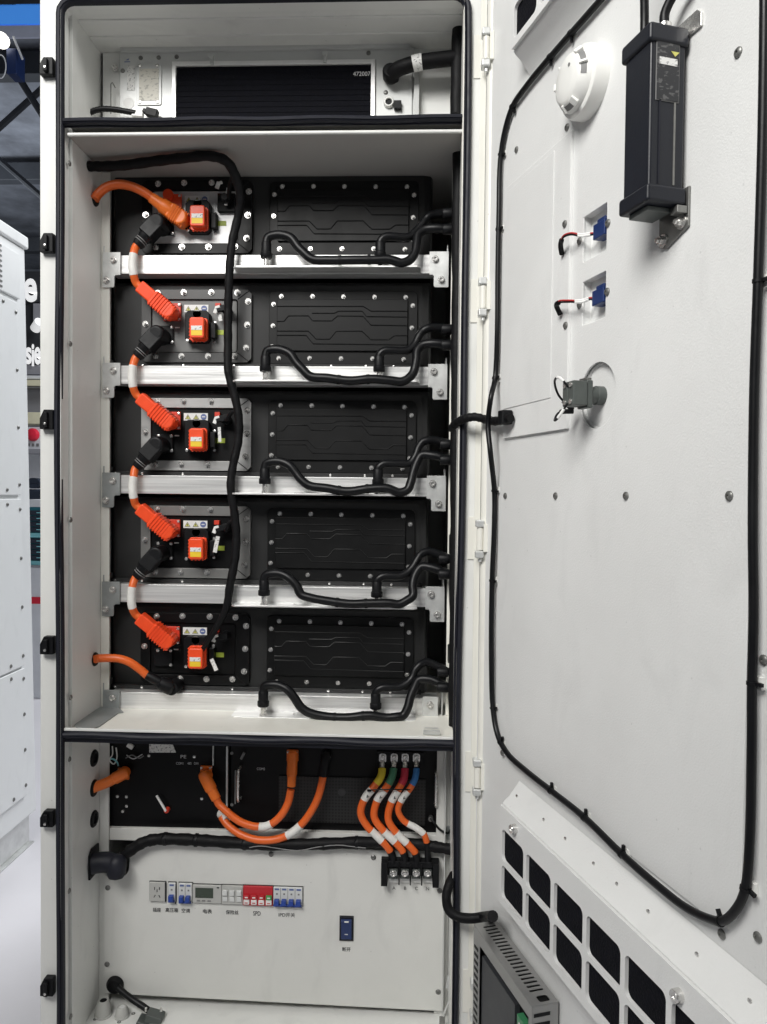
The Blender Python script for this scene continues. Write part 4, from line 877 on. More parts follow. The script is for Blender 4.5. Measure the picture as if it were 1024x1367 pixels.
path = spline([tuple(pb), tuple(pb + u * .012), pt(CAB, 303, 1083.5, .150), pt(CAB, 320, 1096.5, .146), pt(CAB, 342, 1103.5, .145), pt(CAB, 358, 1102, .147), pt(CAB, 374, 1090, .150), pt(CAB, 384, 1073, .154), tuple(p1)], 7)
k = MB(); k.tube(path, .0090, 12); obj('cable', k, 'orange_cable', t); k = MB(); k.tube(sub(path, .50, .62), .0097, 14); obj('sleeve', k, 'sleeve_white', t)
elbow_plug(t, (391, 1008), (390.5, 1012), (389, 1050), r=.0125)
t = thing('loop_cable', 'long orange loop cable rising to a black ended plug', 'cable', pt(CAB, 345, 1120, .15))
path = pathp(CAB, [(296, 1090, .178), (303, 1100, .168), (318, 1112, .158), (340, 1120.5, .150), (362, 1121.5, .148), (380, 1117, .148), (398, 1105, .150), (413, 1087, .152), (424, 1066, .156), (430, 1044, .160), (432, 1030, .162)], 7)
k = MB(); k.tube(path, .0090, 12); obj('cable', k, 'orange_cable', t); k = MB(); k.tube(sub(path, .50, .615), .0097, 14); obj('sleeve', k, 'sleeve_white', t)
k = MB(); k.tube(spline([tuple(path[-4]), pt(CAB, 433, 1022, .163), pt(CAB, 435, 1010, .166), pt(CAB, 436, 1006, .19)], 5), .0112, 14); obj('plug', k, 'rubber', t)
k = MB(); k.tube(pathp(CAB, [(294, 1086, .190), (299, 1088, .182), (303, 1094, .172)], 5), .0105, 12); obj('end_cap', k, 'sleeve_white', t)
a, b = Hq(439, 1011); bolt(CAB, (a, YH + .0032, b), t, 'dot', 1.2, name='screw')
# phase cables
PHC = [('yellow', 'sleeve_yellow', [(510.5, 1021), (508.8, 1036), (498.5, 1051), (486.5, 1067), (481.5, 1085), (489.5, 1102), (504, 1117), (517.5, 1131), (523.5, 1142), (524.8, 1152)], 511),
       ('green', 'sleeve_green', [(526, 1021), (523.6, 1036), (516, 1051), (503.5, 1069), (499.5, 1090), (511, 1108), (527, 1123.5), (537.5, 1136), (540.5, 1145), (541, 1153)], 526.3),
       ('red', 'sleeve_red', [(540.9, 1021), (539.5, 1038), (532.5, 1053), (522, 1072), (518.5, 1094), (529, 1111.5), (543.5, 1126), (553.5, 1137), (556.3, 1146), (556.5, 1154)], 541),
       ('blue', 'sleeve_blue', [(556, 1021), (555, 1036), (548.5, 1051), (536.5, 1067), (531.5, 1082), (539.5, 1096), (555, 1105), (566, 1114), (570.5, 1130), (571.2, 1154)], 556)]
YT = .150
for j, (cn, cm, pp, lxp) in enumerate(PHC):
    t = thing('phase_cable', f'orange phase cable with {cn} sleeve running down to the terminal block', 'cable', pt(CAB, pp[-1][0], pp[-1][1], YT), 'phase cables with coloured sleeves')
    n = len(pp); ys = [.178, .168, .160, .154, .150, .148, .146, .146, .148, .150]; r_ = .0088 if j < 3 else .0074
    path = pathp(CAB, [(a, b, y) for (a, b), y in zip(pp, ys)], 7)
    k = MB(); k.tube(sub(path, .10, .90), r_, 12); obj('cable', k, 'orange_cable', t)
    k = MB(); k.tube(sub(path, .03, .17), r_ * 1.04, 12); obj('colour_sleeve', k, cm, t)
    k = MB(); k.tube(sub(path, .235, .345), r_ * 1.08, 14); obj('cable_marker', k, 'sleeve_white', t)
    k = MB(); k.tube(sub(path, .64 if j < 3 else .56, .77 if j < 3 else .72), r_ * 1.06, 14); obj('sleeve', k, 'sleeve_white', t)
    k = MB(); k.tube(sub(path, .885 if j < 3 else .80, 1), r_ * 1.03, 12); obj('end_sleeve', k, 'rubber', t)
    a, b = pf(CAB, lxp, 1011.5, YH - .006); lu = MB(); lu.plate(rrect(a - .0085, a + .0085, b - .012, b + .010, .006, 4), [circ(a, b + .001, .0038, 12)], YH - .0065, YH - .0035, back=True)
    lu.tube([(a, YH - .0052, b - .010), tuple(path[2])], .0062, 12); obj('cable_lug', lu, 'chrome', t)
    bolt(CAB, (a, YH - .0066, b + .001), t, 'socket', .85)
    d = sub(path, .27, .31); mk = MB(); mk.obox((d[0] + d[-1]) / 2 + Vector((0, -r_ * 1.1, 0)), Vector((.35, 0, 1)), .006, .0008, .0016); mk.obox((d[0] + d[-1]) / 2 + Vector((.001, -r_ * 1.1, -.002)), Vector((1, 0, .4)), .006, .0009, .0014); obj('hand_mark', mk, 'ink', t)
tie = thing('cable_tie', 'thin black tie across the four phase cables', 'cable tie', pt(CAB, 520, 1054, .15))
k = MB(); k.tube(pathp(CAB, [(490, 1055, .146), (505, 1054, .143), (522, 1054, .143), (538, 1054, .146), (547, 1054, .150)], 5), .0014, 6); obj('strap', k, 'rubber', tie)
k = MB(); k.obox(pt(CAB, 493, 1055.3, .144), (1, 0, 0), .009, .004, .004); obj('tie_head', k, 'rubber', tie)
# terminal block
t = thing('terminal_block', 'black four way terminal block below the phase cables', 'terminal block', pt(CAB, 547, 1180, YQ))
def T(px, py, y=.150): return pf(CAB, px, py, y)
b_ = MB(); xa, zt_ = T(509, 1147); xb, zb_ = T(586, 1181)
b_.box(xa, xb, .152, YQ - .0003, zb_ + .018, zt_ - .001)
for px0, px1 in ((509, 517.5), (577.5, 586)): b_.box(T(px0, 1160)[0], T(px1, 1160)[0], .136, YQ - .0003, zb_ - .001, zt_ - .002)
for px in (533, 548, 563): b_.box(T(px - .8, 1160)[0], T(px + .8, 1160)[0], .138, .1518, zb_ + .002, zt_ - .004)
b_.box(T(517.6, 1150)[0], T(577.4, 1150)[0], .142, .1518, T(547, 1156)[1], T(547, 1148.5)[1])
obj('body', b_, 'rubber', t, bevel=.001)
for px in (525.3, 540.5, 555.7, 570.8):
    a, b = T(px, 1165); k = MB(); k.box(a - .010, a + .010, .148, .1516, b - .014, b + .010); o = obj('terminal', k, 'switch_grey', t, bevel=.001); bolt(CAB, (a, .1478, b), o, 'socket', .95, name='screw')
    k = MB(); a, b = T(px, 1175.5, .158); k.box(a - .011, a + .011, .160, YQ - .0005, b - .0055, b + .0045); obj('marker_strip', k, 'label_white', t)
for s_, px in zip('ABCN', (526, 541, 556, 570.8)): a, b = pf(CAB, px, 1185.3 + (px - 526) * .02, YQ); text(CAB, s_, a, b, YQ - .0006, .0078, 'ink', t)
# bundled harness along the top of the switch panel
t = thing('wire_bundle', 'thick black taped wire bundle lying along the top of the switch panel', 'cable', pt(CAB, 300, 1130, .16))
path = pathp(CAB, [(150, 1152, .152), (163, 1144, .150), (178, 1132.5, .150), (194, 1123.5, .152), (214, 1120, .154), (245, 1120.5, .154), (280, 1122.5, .155), (315, 1125, .155), (350, 1127, .155), (395, 1127.5, .155), (440, 1126, .155), (490, 1124.5, .155), (530, 1125, .156), (560, 1127, .155), (585, 1131, .150), (606, 1134.5, .140)], 6)
rr = [(.0135 if 8 < k < 74 else .0125) * (1 + .06 * math.sin(k * 1.3) + .04 * math.sin(k * 2.9)) for k in range(len(path))]
k = MB(); k.tube(path, .013, 12, rr); obj('bundle', k, 'tape', t)
for fa in (.17, .26, .40, .72):
    k = MB(); sp = sub(path, fa, fa + .008); k.tube(sp, .0155, 12); k.obox(tuple(sp[0] + Vector((0, -.012, .010))), (.3, 0, 1), .010, .003, .003); obj('cable_tie', k, 'rubber', t)
k = MB(); k.tube([p + Vector((.004 * math.sin(q * .9), -.0135, .005 * math.sin(q * .5) - .003)) for q, p in enumerate(sub(path, .42, .75))], .0012, 6); obj('loose_wire', k, 'ink_grey', t)
t = thing('conduit_elbow', 'fat dark conduit elbow with flange on the lower left wall', 'conduit', pt(CAB, 140, 1170, .14))
s_, z_ = pf(WALLF, 123, 1150, 0); k = MB(WALLF); k.prism([(s_ - .024, z_ - .034), (s_ + .028, z_ - .034), (s_ + .028, z_ + .032), (s_ - .010, z_ + .036), (s_ - .024, z_ + .024)], -.006, -.0004); obj('wall_flange', k, 'rubber', t, bevel=.002)
k = MB(); zc = pt(CAB, 140, 1151, .135)[2]
k.tube(spline([(XLI + .003, .125, zc), tuple(pt(CAB, 136, 1151, .132)), tuple(pt(CAB, 148, 1152, .136)), tuple(pt(CAB, 156, 1157, .140))], 6), .0235, 18); obj('conduit', k, 'gasket', t)
k = MB(); k.lathe(tuple(Vector(pt(CAB, 156, 1156, .132))), (0, .25, 1), [(.006, -.030), (.016, -.027), (.0215, -.018), (.023, 0), (.022, .012), (.016, .022), (.008, .026)], 18); obj('elbow_end', k, 'gasket', t)

# ------------------------------------------------------------------ switch gear on the panel
def M(px, py, y=YQ): return pf(CAB, px, py, y)
def slab(px0, px1, py0, py1, d=.006):
    # slab on the panel between the pixel corners, follows the slight slope of the row
    a0, b1 = M(px0, py0, YQ - d); a1, b0 = M(px1, py1, YQ - d); return a0, a1, b0, b1
def device(name, label, cat, px0, px1, py0, py1, m_, d=.006):
    a0, a1, b0, b1 = slab(px0, px1, py0, py1, d); t = thing(name, label, cat, ((a0 + a1) / 2, YQ, b0))
    k = MB(); k.box(a0, a1, YQ - d, YQ - .0002, b0, b1); obj('housing', k, m_, t, bevel=.0012)
    k = MB(); k.plate(rect(a0 - .0016, a1 + .0016, b0 - .0016, b1 + .0016), [rect(a0 - .0001, a1 + .0001, b0 - .0001, b1 + .0001)], YQ - .0010, YQ - .0002); obj('cutout_edge', k, 'ink', t); return t, a0, a1, b0, b1
def cap(t, s_, px, py, wpx):
    a, b = M(px, py); w_ = (M(px + wpx / 2, py)[0] - M(px - wpx / 2, py)[0]); text(CAB, s_, a, b, YQ - .0006, .0108, 'ink', t, width=w_, name='caption', bold=.012)
t, a0, a1, b0, b1 = device('power_outlet', 'grey five hole power outlet on the switch panel', 'outlet', 199.5, 220, 1178, 1204, 'module_grey')
cx, cz = (a0 + a1) / 2, (b0 + b1) / 2
for dx, dz_, an in ((-.006, .009, 0), (.006, .009, 0), (0, .004, 0), (-.006, -.010, 30), (.006, -.010, -30)):
    k = MB(); k.obox((cx + dx, YQ - .0062, cz + dz_), (math.sin(R(an)), 0, math.cos(R(an))), .0068, .0012, .0017); obj('socket_hole', k, 'ink', t)
k = MB(); k.box(a1 + .0002, a1 + .0022, YQ - .005, YQ - .0002, b0 - .0006, b1); obj('side_edge', k, 'ink', t)
cap(t, '插座', 209.5, 1214.5, 11)
def breaker(name, label, px0, px1, py0, py1, poles, capt, cpx, cpy, cw, slope=0):
    t, a0, a1, b0, b1 = device(name, label, 'breaker', px0, px1, py0, py1, 'module_white')
    pw = (a1 - a0) / poles; h = b1 - b0
    for p in range(poles):
        c = a0 + pw * (p + .5)
        k = MB(); k.box(c - pw * .33, c + pw * .33, YQ - .0165, YQ - .0062, b0 + h * .14, b0 + h * .42); obj('toggle', k, 'blue_plastic', t, bevel=.001)
        k = MB(); k.box(c - pw * .30, c + pw * .30, YQ - .0068, YQ - .0061, b0 + h * .86, b0 + h * .95); obj('type_mark', k, 'blue_mark', t)
        k = MB(); k.box(c - pw * .12, c + pw * .12, YQ - .0068, YQ - .0061, b0 + h * .62, b0 + h * .70); obj('type_mark', k, 'ink_grey', t)
        if p: k = MB(); k.box(a0 + pw * p - .0005, a0 + pw * p + .0005, YQ - .0067, YQ - .0061, b0 + h * .2, b1 - .001); obj('pole_joint', k, 'ink_grey', t)
    k = MB(); k.box(a0 + .001, a1 - .001, YQ - .0100, YQ - .0063, b0 + .0006, b0 + h * .135); obj('toggle_bar', k, 'blue_plastic', t, bevel=.0006)
    cap(t, capt, cpx, cpy, cw); return t
tb = breaker('circuit_breaker', 'single pole breaker with blue toggle beside the grey outlet', 224.5, 234, 1179, 1204.5, 1, '高压箱', 229.5, 1214.8, 17)
k = MB(); k.box(M(234.2, 1190)[0], M(235.6, 1190)[0], YQ - .005, YQ - .0002, M(235, 1205.5)[1], M(235, 1179)[1]); obj('side_edge', k, 'ink', tb)
breaker('circuit_breaker', 'two pole breaker with blue toggles beside the meter', 238.5, 256, 1179.5, 1206, 2, '空调', 248, 1215.5, 11)
t, a0, a1, b0, b1 = device('energy_meter', 'grey energy meter with a dark display', 'meter', 257, 295.5, 1181.5, 1206.5, 'module_grey')
h = b1 - b0; w_ = a1 - a0
k = MB(); k.box(a0 + w_ * .10, a0 + w_ * .72, YQ - .0068, YQ - .0061, b0 + h * .30, b0 + h * .86); obj('display', k, 'lcd', t)
k = MB(); k.box(a0 + w_ * .84, a0 + w_ * .92, YQ - .0066, YQ - .0061, b0 + h * .86, b0 + h * .93); obj('indicator', k, 'ink', t)
for q in (.15, .33, .52): k = MB(); k.box(a0 + w_ * q, a0 + w_ * (q + .12), YQ - .0072, YQ - .0061, b0 + h * .10, b0 + h * .18); obj('button', k, 'ink_grey', t, bevel=.0004)
cap(t, '电表', 277, 1216.5, 12)
t, a0, a1, b0, b1 = device('fuse_holder', 'grey three pole fuse holder between meter and red arrester', 'fuse holder', 296, 324, 1182.5, 1208, 'module_grey')
h = b1 - b0; w_ = a1 - a0
for q in range(3):
    k = MB(); k.box(a0 + w_ * (q / 3 + .05), a0 + w_ * (q / 3 + .28), YQ - .011, YQ - .0061, b0 + h * .52, b0 + h * .80); obj('fuse_drawer', k, 'module_white', t, bevel=.001)
    k = MB(); k.box(a0 + w_ * (q / 3 + .05), a0 + w_ * (q / 3 + .28), YQ - .009, YQ - .0061, b0 + h * .18, b0 + h * .44); obj('fuse_drawer', k, 'module_white', t, bevel=.001)
cap(t, '保险丝', 310, 1217.7, 17)
t, a0, a1, b0, b1 = device('surge_arrester', 'red four pole surge arrester with white windows', 'surge arrester', 324.5, 364, 1183, 1210, 'module_red')
h = b1 - b0; w_ = a1 - a0
for q in range(4):
    c = a0 + w_ * (q + .5) / 4
    k = MB(); k.box(c - w_ * .095, c + w_ * .095, YQ - .0105, YQ - .0061, b0 + h * .10, b0 + h * .34); obj('window', k, 'label_white', t, bevel=.0006)
    k = MB(); k.box(c - w_ * .095, c + w_ * .095, YQ - .0105, YQ - .0061, b0 + h * .36, b0 + h * .58); obj('cartridge', k, 'green_led' if q == 3 else 'module_red', t, bevel=.0006)
    k = MB(); k.box(c - w_ * .05, c + w_ * .05, YQ - .0112, YQ - .0106, b0 + h * .44, b0 + h * .50); obj('window', k, 'label_white', t)
    k = MB(); k.box(c - w_ * .05, c + w_ * .05, YQ - .0112, YQ - .0106, b0 + h * .17, b0 + h * .21); obj('type_mark', k, 'module_red', t)
cap(t, 'SPD', 343, 1219.2, 10)
breaker('circuit_breaker', 'four pole breaker with blue toggles at the end of the row', 365, 403.5, 1184.5, 1211, 4, 'IPD开关', 383, 1221.2, 22)
t, a0, a1, b0, b1 = device('rocker_switch', 'dark blue rocker switch alone on the switch panel', 'switch', 454, 471, 1224.2, 1256.5, 'gasket', .004)
k = MB(); x_, h = (a1 - a0), b1 - b0
k.add([(a0 + .003, YQ - .0042, b0 + .004), (a1 - .003, YQ - .0042, b0 + .004), (a1 - .003, YQ - .0042, b1 - .004), (a0 + .003, YQ - .0042, b1 - .004), (a0 + .003, YQ - .007, b0 + .006), (a1 - .003, YQ - .007, b0 + .006), (a1 - .003, YQ - .011, b1 - .006), (a0 + .003, YQ - .011, b1 - .006)], [(0, 3, 2, 1), (4, 5, 6, 7), (0, 1, 5, 4), (1, 2, 6, 5), (2, 3, 7, 6), (3, 0, 4, 7)]); obj('rocker', k, 'navy_plastic', t, bevel=.001)
k = MB(); k.box(a0 + x_ * .36, a0 + x_ * .68, YQ - .0118, YQ - .0108, b1 - h * .15, b1 - h * .10); obj('rocker_mark', k, 'label_white', t)
k = MB(); k.box(a0 + x_ * .38, a0 + x_ * .62, YQ - .0090, YQ - .0080, b0 + h * .31, b0 + h * .335); obj('rocker_mark', k, 'print_white', t)
cap(t, '断开', 462.5, 1267.2, 11)
# ------------------------------------------------------------------ lower left corner: gland plate and drain plug
FLOORF = Frame((0, 0, 0), (1, 0, 0), (0, 0, 1), (0, 1, 0))
ZG = pf(CAB, 190, 1350, .150)[1]
t = thing('gland_plate', 'grey gland plate with two round cable glands in the bottom corner', 'gland plate', pt(CAB, 150, 1350, .10))
gp = [pf(FLOORF, a, b, ZG) for a, b in ((112, 1378), (132, 1328.5), (190, 1349), (178, 1385))]
k = MB(); k.add([(a, b, ZG - .003) for a, b in gp] + [(a, b, ZG) for a, b in gp], [(0, 1, 2, 3)[::-1], (4, 5, 6, 7), (0, 1, 5, 4), (1, 2, 6, 5), (2, 3, 7, 6), (3, 0, 4, 7)]); obj('plate', k, 'grey_paint', t, bevel=.001)
for px, py, r_, h in ((138, 1356, .0185, .038), (163, 1358, .0155, .026)):
    a, b = pf(FLOORF, px, py, ZG); k = MB(); k.lathe((a, b, ZG + .0003), (0, 0, 1), [(r_ * 1.12, 0), (r_ * 1.12, .005), (r_, .006), (r_ * .96, h * .6), (r_ * .72, h * .92), (r_ * .62, h), (r_ * .46, h), (r_ * .44, h - .004)], 22); g = obj('cable_gland', k, 'module_grey', t)
    k = MB(); k.cyl((a, b, ZG + h - .0035), (0, 0, 1), r_ * .43, .003, 16); obj('gland_bore', k, 'rubber' if h > .03 else 'module_white', t)
UPF = Frame((0, 0, 0), (1, 0, 0), (0, 0, -1), (0, 1, 0)); 
UP0 = Frame((0, 0, ZG), (1, 0, 0), (0, 0, -1), (0, 1, 0))
for px, py in ((121, 1351), (127, 1362), (159, 1366), (178, 1354.5)):
    a, b = pf(FLOORF, px, py, ZG); bolt(UP0, (a, 0, b), t, 'pan', 1.0, name='screw')
t = thing('drain_cable', 'black round plug with a cable leading to a dark connector block', 'cable', pt(CAB, 170, 1330, .15))
k = MB(); k.lathe((ghx, YQ + .001, ghz), (0, -1, 0), [(.0135, 0), (.021, .003), (.0205, .009), (.016, .015), (.006, .017)], 24); obj('round_plug', k, 'rubber', t)
k = MB(); k.tube(pathp(CAB, [(157, 1318, .150), (166, 1326, .146), (178, 1335, .142), (190, 1343, .136), (203, 1352, .128)], 6), .0072, 12); obj('cable', k, 'hose', t)
k = MB(); k.obox(pt(CAB, 206, 1361, .120), (1, 0, -.25), .040, .030, .034); k.obox(pt(CAB, 194, 1366, .118), (1, 0, -.2), .036, .034, .022); obj('connector_block', k, 'switch_grey', t, bevel=.003)
for px, py in ((195, 1350), (215, 1350)): k = MB(); k.cyl(pt(CAB, px, py, .118), (0, 0, 1), .003, .008, 8); obj('latch_pin', k, 'chrome', t)
# metal strap on the right post
t = thing('seal_strap', 'thin metal strap and tag hanging inside the lower right jamb', 'strap', pt(CAB, 600, 1360, .12))
k = MB(); k.tube(pathp(CAB, [(602, 1300, .122), (599, 1306, .120), (598, 1316, .118), (601, 1326, .118), (599, 1338, .118), (594, 1350, .120), (592, 1356, .122)], 6), .0024, 8); obj('strap', k, 'zinc', t)
k = MB(); k.obox(pt(CAB, 600, 1311, .119), (.15, 0, 1), .030, .002, .013); obj('buckle', k, 'zinc', t, bevel=.0008)
k = MB(); k.box(*[f_ for f_ in (PX(586.5, .122, 1360), PX(594, .122, 1360))], .120, .124, PZ(1372, .122, 590), PZ(1357, .122, 590)); obj('tag', k, 'dark_steel', t, bevel=.001)
# ================================================================== devices on the door
def D(px, py, y=-.0042): return pf(DOOR, px, py, y)
NX = DOOR
# smoke detector
t = thing('smoke_detector', 'white round smoke detector on the upper part of the door', 'smoke detector', DOOR.w((*D(790, 112)[:1], -.004, D(790, 112)[1])))
bc_s, bc_z = D(789, 112); Rr = .054
k = MB(DOOR); k.lathe((bc_s, -.0043, bc_z), (0, -1, 0), [(Rr, 0), (Rr, .016), (Rr * .96, .023), (Rr * .88, .0255)], 40); obj('base', k, 'plastic_white', t)
k = MB(DOOR); k.lathe((bc_s, -.0290, bc_z), (0, -1, 0), [(Rr * .86, 0), (Rr * .82, .006), (Rr * .68, .0165), (Rr * .58, .0195), (Rr * .30, .0205), (Rr * .05, .021)], 40); obj('dome', k, 'plastic_white', t)
for a_ in (20, 140, 260):
    k = MB(DOOR); n = 10; pts = []
    for q in range(n + 1):
        an = R(a_ - 34 + 68 * q / n); ca, sa = math.cos(an), math.sin(an)
        pts += [(bc_s + Rr * .80 * ca, -.0372, bc_z + Rr * .80 * sa), (bc_s + Rr * .705 * ca, -.0444, bc_z + Rr * .705 * sa)]
    k.add(pts, [(2 * q, 2 * q + 1, 2 * q + 3, 2 * q + 2) for q in range(n)]); obj('vent_slot', k, 'ink_grey', t)
    for da, wd in ((-10, .004), (30, .010)):
        an = R(a_ + da); c_ = (bc_s + Rr * .74 * math.cos(an), -.0412, bc_z + Rr * .74 * math.sin(an)); k = MB(DOOR); k.obox(c_, (math.cos(an), 1.1, math.sin(an)), .013, wd, .008, b=(-math.sin(an), 0, math.cos(an))); obj('rib', k, 'plastic_white', t, bevel=.001)
k = MB(DOOR); k.cyl((bc_s + .012, -.0494, bc_z + .016), (0, -1, 0), .0028, .001, 10); obj('indicator', k, 'ink_grey', t)
# black power box: front face runs along the door, label on the side towards the opening
sb = D(922, 150)[0]
def find_depth(s_, zz, px):
    lo, hi = .0, .25
    for _ in range(40):
        m_ = (lo + hi) / 2; p_ = DOOR.w((s_, -.0042 - m_, zz)); d = ROT.transposed() @ (p_ - CAMP); x_ = 512 + FPX * d.x / -d.z
        if x_ > px: lo = m_
        else: hi = m_
    return lo
zmid = D(922, 150)[1]; dep = find_depth(sb, zmid, 867); yF = -.0042 - dep; yBk = -.0046
sa = D(830, 160, yF)[0]; zt_ = D(867, 33, yF)[1]; zb_ = D(867, 262, yF)[1]
t = thing('power_supply_box', 'black extruded power box with end caps and rating label bolted to the door', 'power box', DOOR.w(((sa + sb) / 2, -.01, zb_)))
gap = .006
k = MB(DOOR); k.prism([(sa + .002, zb_ + .012), (sb - .002, zb_ + .012), (sb - .002, zt_ - .012), (sa + .002, zt_ - .012)], yF + .002, yBk - gap); obj('body', k, 'box_black', t, bevel=.004)
for y_ in (yF + .016, yBk - gap - .016): k = MB(DOOR); k.box(sb - .0022, sb - .0008, y_ - .0012, y_ + .0012, zb_ + .02, zt_ - .02); obj('edge_groove', k, 'dark_steel' if y_ > yF + .02 else 'gasket', t)
for za, zbb in ((zb_ - .004, zb_ + .018), (zt_ - .020, zt_ + .003)):
    k = MB(DOOR); k.box(sa - .002, sb + .002, yF - .002, yBk - gap + .002, za, zbb); obj('end_cap', k, 'box_black', t, bevel=.004)
k = MB(DOOR); k.box(sa + .008, sb - .012, yF + .008, yBk - gap - .010, zb_ - .010, zb_ - .0042); obj('end_plate', k, 'switch_grey', t, bevel=.001)
SIDE = Frame(DOOR.w((sb - .002, 0, 0)), -DOOR.ey * -1, -DOOR.ex, (0, 0, 1))      # x' from door outwards is -y
def S(px, py): return pf(SIDE, px, py, -.001)
q = [S(876, 53), S(907, 58), S(907, 137), S(876, 134)]
xx0, xx1 = (q[0][0] + q[3][0]) / 2, (q[1][0] + q[2][0]) / 2; zz1, zz0 = (q[0][1] + q[1][1]) / 2, (q[2][1] + q[3][1]) / 2
k = MB(SIDE); k.box(xx0, xx1, -.0012, -.0001, zz0, zz1); obj('rating_label', k, 'ink_grey', t)
k = MB(SIDE); k.box(xx0 + .001, xx1 - .001, -.0019, -.0013, zz0 + .001, zz1 - .001); obj('rating_label', k, 'print_dark', t)
h = zz1 - zz0
k = MB(SIDE); k.box(xx0 + .004, xx1 - .004, -.0025, -.0020, zz0 + h * .60, zz0 + h * .72); obj('serial_strip', k, 'print_label', t)
cxx = xx0 + (xx1 - xx0) * .78; k = MB(SIDE); k.prism([(cxx - .006, zz0 + h * .84), (cxx + .006, zz0 + h * .84), (cxx, zz0 + h * .76)], -.0026, -.0020); obj('rating_mark', k, 'warn_yellow', t)
# mounting tabs
k = MB(DOOR); k.prism([(sb - .045, zt_ - .004), (sb + .020, zt_ - .004), (sb + .020, zt_ + .012), (sb + .012, zt_ + .020), (sb - .045, zt_ + .020)], -.0075, -.0044); tb_ = obj('mounting_tab', k, 'chrome', t, bevel=.0006)
k = MB(DOOR); k.prism([(sb - .055, zb_ - .040), (sb - .040, zb_ - .046), (sb + .004, zb_ - .030), (sb + .004, zb_ + .02), (sb - .055, zb_ + .02)], -.0075, -.0044); tb_ = obj('mounting_tab', k, 'dark_steel', t, bevel=.0006)
k = MB(DOOR); k.box(sb - .012, sb + .0025, yBk - .018, -.0078, zb_ - .014, zb_ - .0045); obj('mounting_tab', k, 'dark_steel', t, bevel=.001)
for s_, z_ in ((sb - .045, zb_ - .034), (sb - .008, zb_ - .022)): bolt(DOOR, (s_, -.0077, z_), t, 'flange', 1.3)
# leads out of the top
k = MB(DOOR); k.tube(spline([(sa + .020, yF + .018, zt_ + .002), (sa + .020, yF + .018, zt_ + .03), (sa + .026, yF + .012, zt_ + .09), (sa + .03, yF + .01, zt_ + .16)], 5), .0055, 10); obj('lead', k, 'hose', t)
k = MB(DOOR); k.cyl((sb - .020, yF + .034, zt_ + .002), (0, 0, 1), .0085, .014, 14); obj('gland', k, 'chrome', t)
k = MB(DOOR); k.tube(spline([(sb - .020, yF + .034, zt_ + .014), (sb - .020, yF + .034, zt_ + .03), (sb - .008, yF + .040, zt_ + .05), (sb + .015, yF + .045, zt_ + .058), (sb + .03, yF + .05, zt_ + .09)], 6), .006, 10); obj('lead', k, 'hose', t)
# plugs in the two square recesses
for n_, ((s0, s1, z0, z1), (px, py), wires) in enumerate(zip(hole_specs, ((800, 310), (797.5, 397)), ([(792, 311), (776, 313), (762, 311), (752, 315), (748.5, 326), (750, 339)], [(788, 397.5), (776, 401), (760, 401), (746, 402), (743, 408), (748, 420)]))):
    lab = ['blue plug with red and black wires in the upper square door recess', 'blue plug with red and black wires in the lower square door recess'][n_]
    a, b = pf(DOOR, px, py, -.010); a = (s0 + s1) / 2 + .012
    t = thing('wire_plug', lab, 'plug', DOOR.w((a, 0, b)), 'blue plugs in the door recesses')
    b = pf(DOOR, px, py, -.012)[1]
    a = s1 - .021; b = (z0 + z1) / 2 + .002
    k = MB(DOOR); k.box(a - .014, a + .018, -.006, .0275, b - .013, b + .010); k.box(a - .006, a + .016, -.004, .026, b + .0102, b + .016); obj('plug_body', k, 'blue_plug', t, bevel=.0012)
    k = MB(DOOR); k.box(a - .021, a - .0142, .002, .016, b - .005, b + .004); obj('plug_neck', k, 'blue_plug', t, bevel=.001)
    for j, m_ in enumerate(('wire_red', 'hose')):
        dq = [-.002, -.014, -.022, -.026, -.022, -.0125]
        P3 = [pt(DOOR, x_, y_ + (j * 2.2 if q < 4 else 0), y3) for q, ((x_, y_), y3) in enumerate(zip(wires, dq))]
        P3 = [(a - .018, .008, b + .001 - j * .003)] + P3
        path = spline(P3, 6); k = MB(DOOR); k.tube(path, .0014, 8); obj('wire', k, m_, t)
        k = MB(DOOR); k.tube(sub(path, .14, .34), .0021, 8); obj('wire_sleeve', k, 'label_white', t)
    k = MB(DOOR); k.tube(sub(path, .72, 1), .0042, 10); obj('wire_boot', k, 'rubber', t)
# emergency switch block in the round recess
t = thing('switch_block', 'grey green contact block of a switch in the round door recess', 'switch', DOOR.w((disc_s, -.01, disc_z)))
k = MB(DOOR); k.lathe((disc_s, .0048, disc_z), (0, -1, 0), [(.0145, 0), (.0145, .012), (.013, .013), (.013, .024)], 24); obj('collar', k, 'switch_grey', t)
k = MB(DOOR); k.box(disc_s - .0145, disc_s + .0145, -.030, -.0192, disc_z - .021, disc_z + .021); obj('holder', k, 'switch_grey', t, bevel=.002)
for q in (-1, 1):
    k = MB(DOOR); k.box(disc_s + (-.0165 if q < 0 else .001), disc_s + (-.001 if q < 0 else .0165), -.054, -.0302, disc_z - .018, disc_z + .019); o = obj('contact', k, 'switch_grey', t, bevel=.0015)
    for zz in (-.012, .013): k = MB(DOOR); k.cyl((disc_s + q * .0088, -.0539, disc_z + zz), (0, -1, 0), .0038, .002, 10); obj('terminal_screw', k, 'chrome', o)
k = MB(DOOR); k.box(disc_s - .010, disc_s + .010, -.029, -.020, disc_z + .0212, disc_z + .025); obj('release_tab', k, 'dark_steel', t)
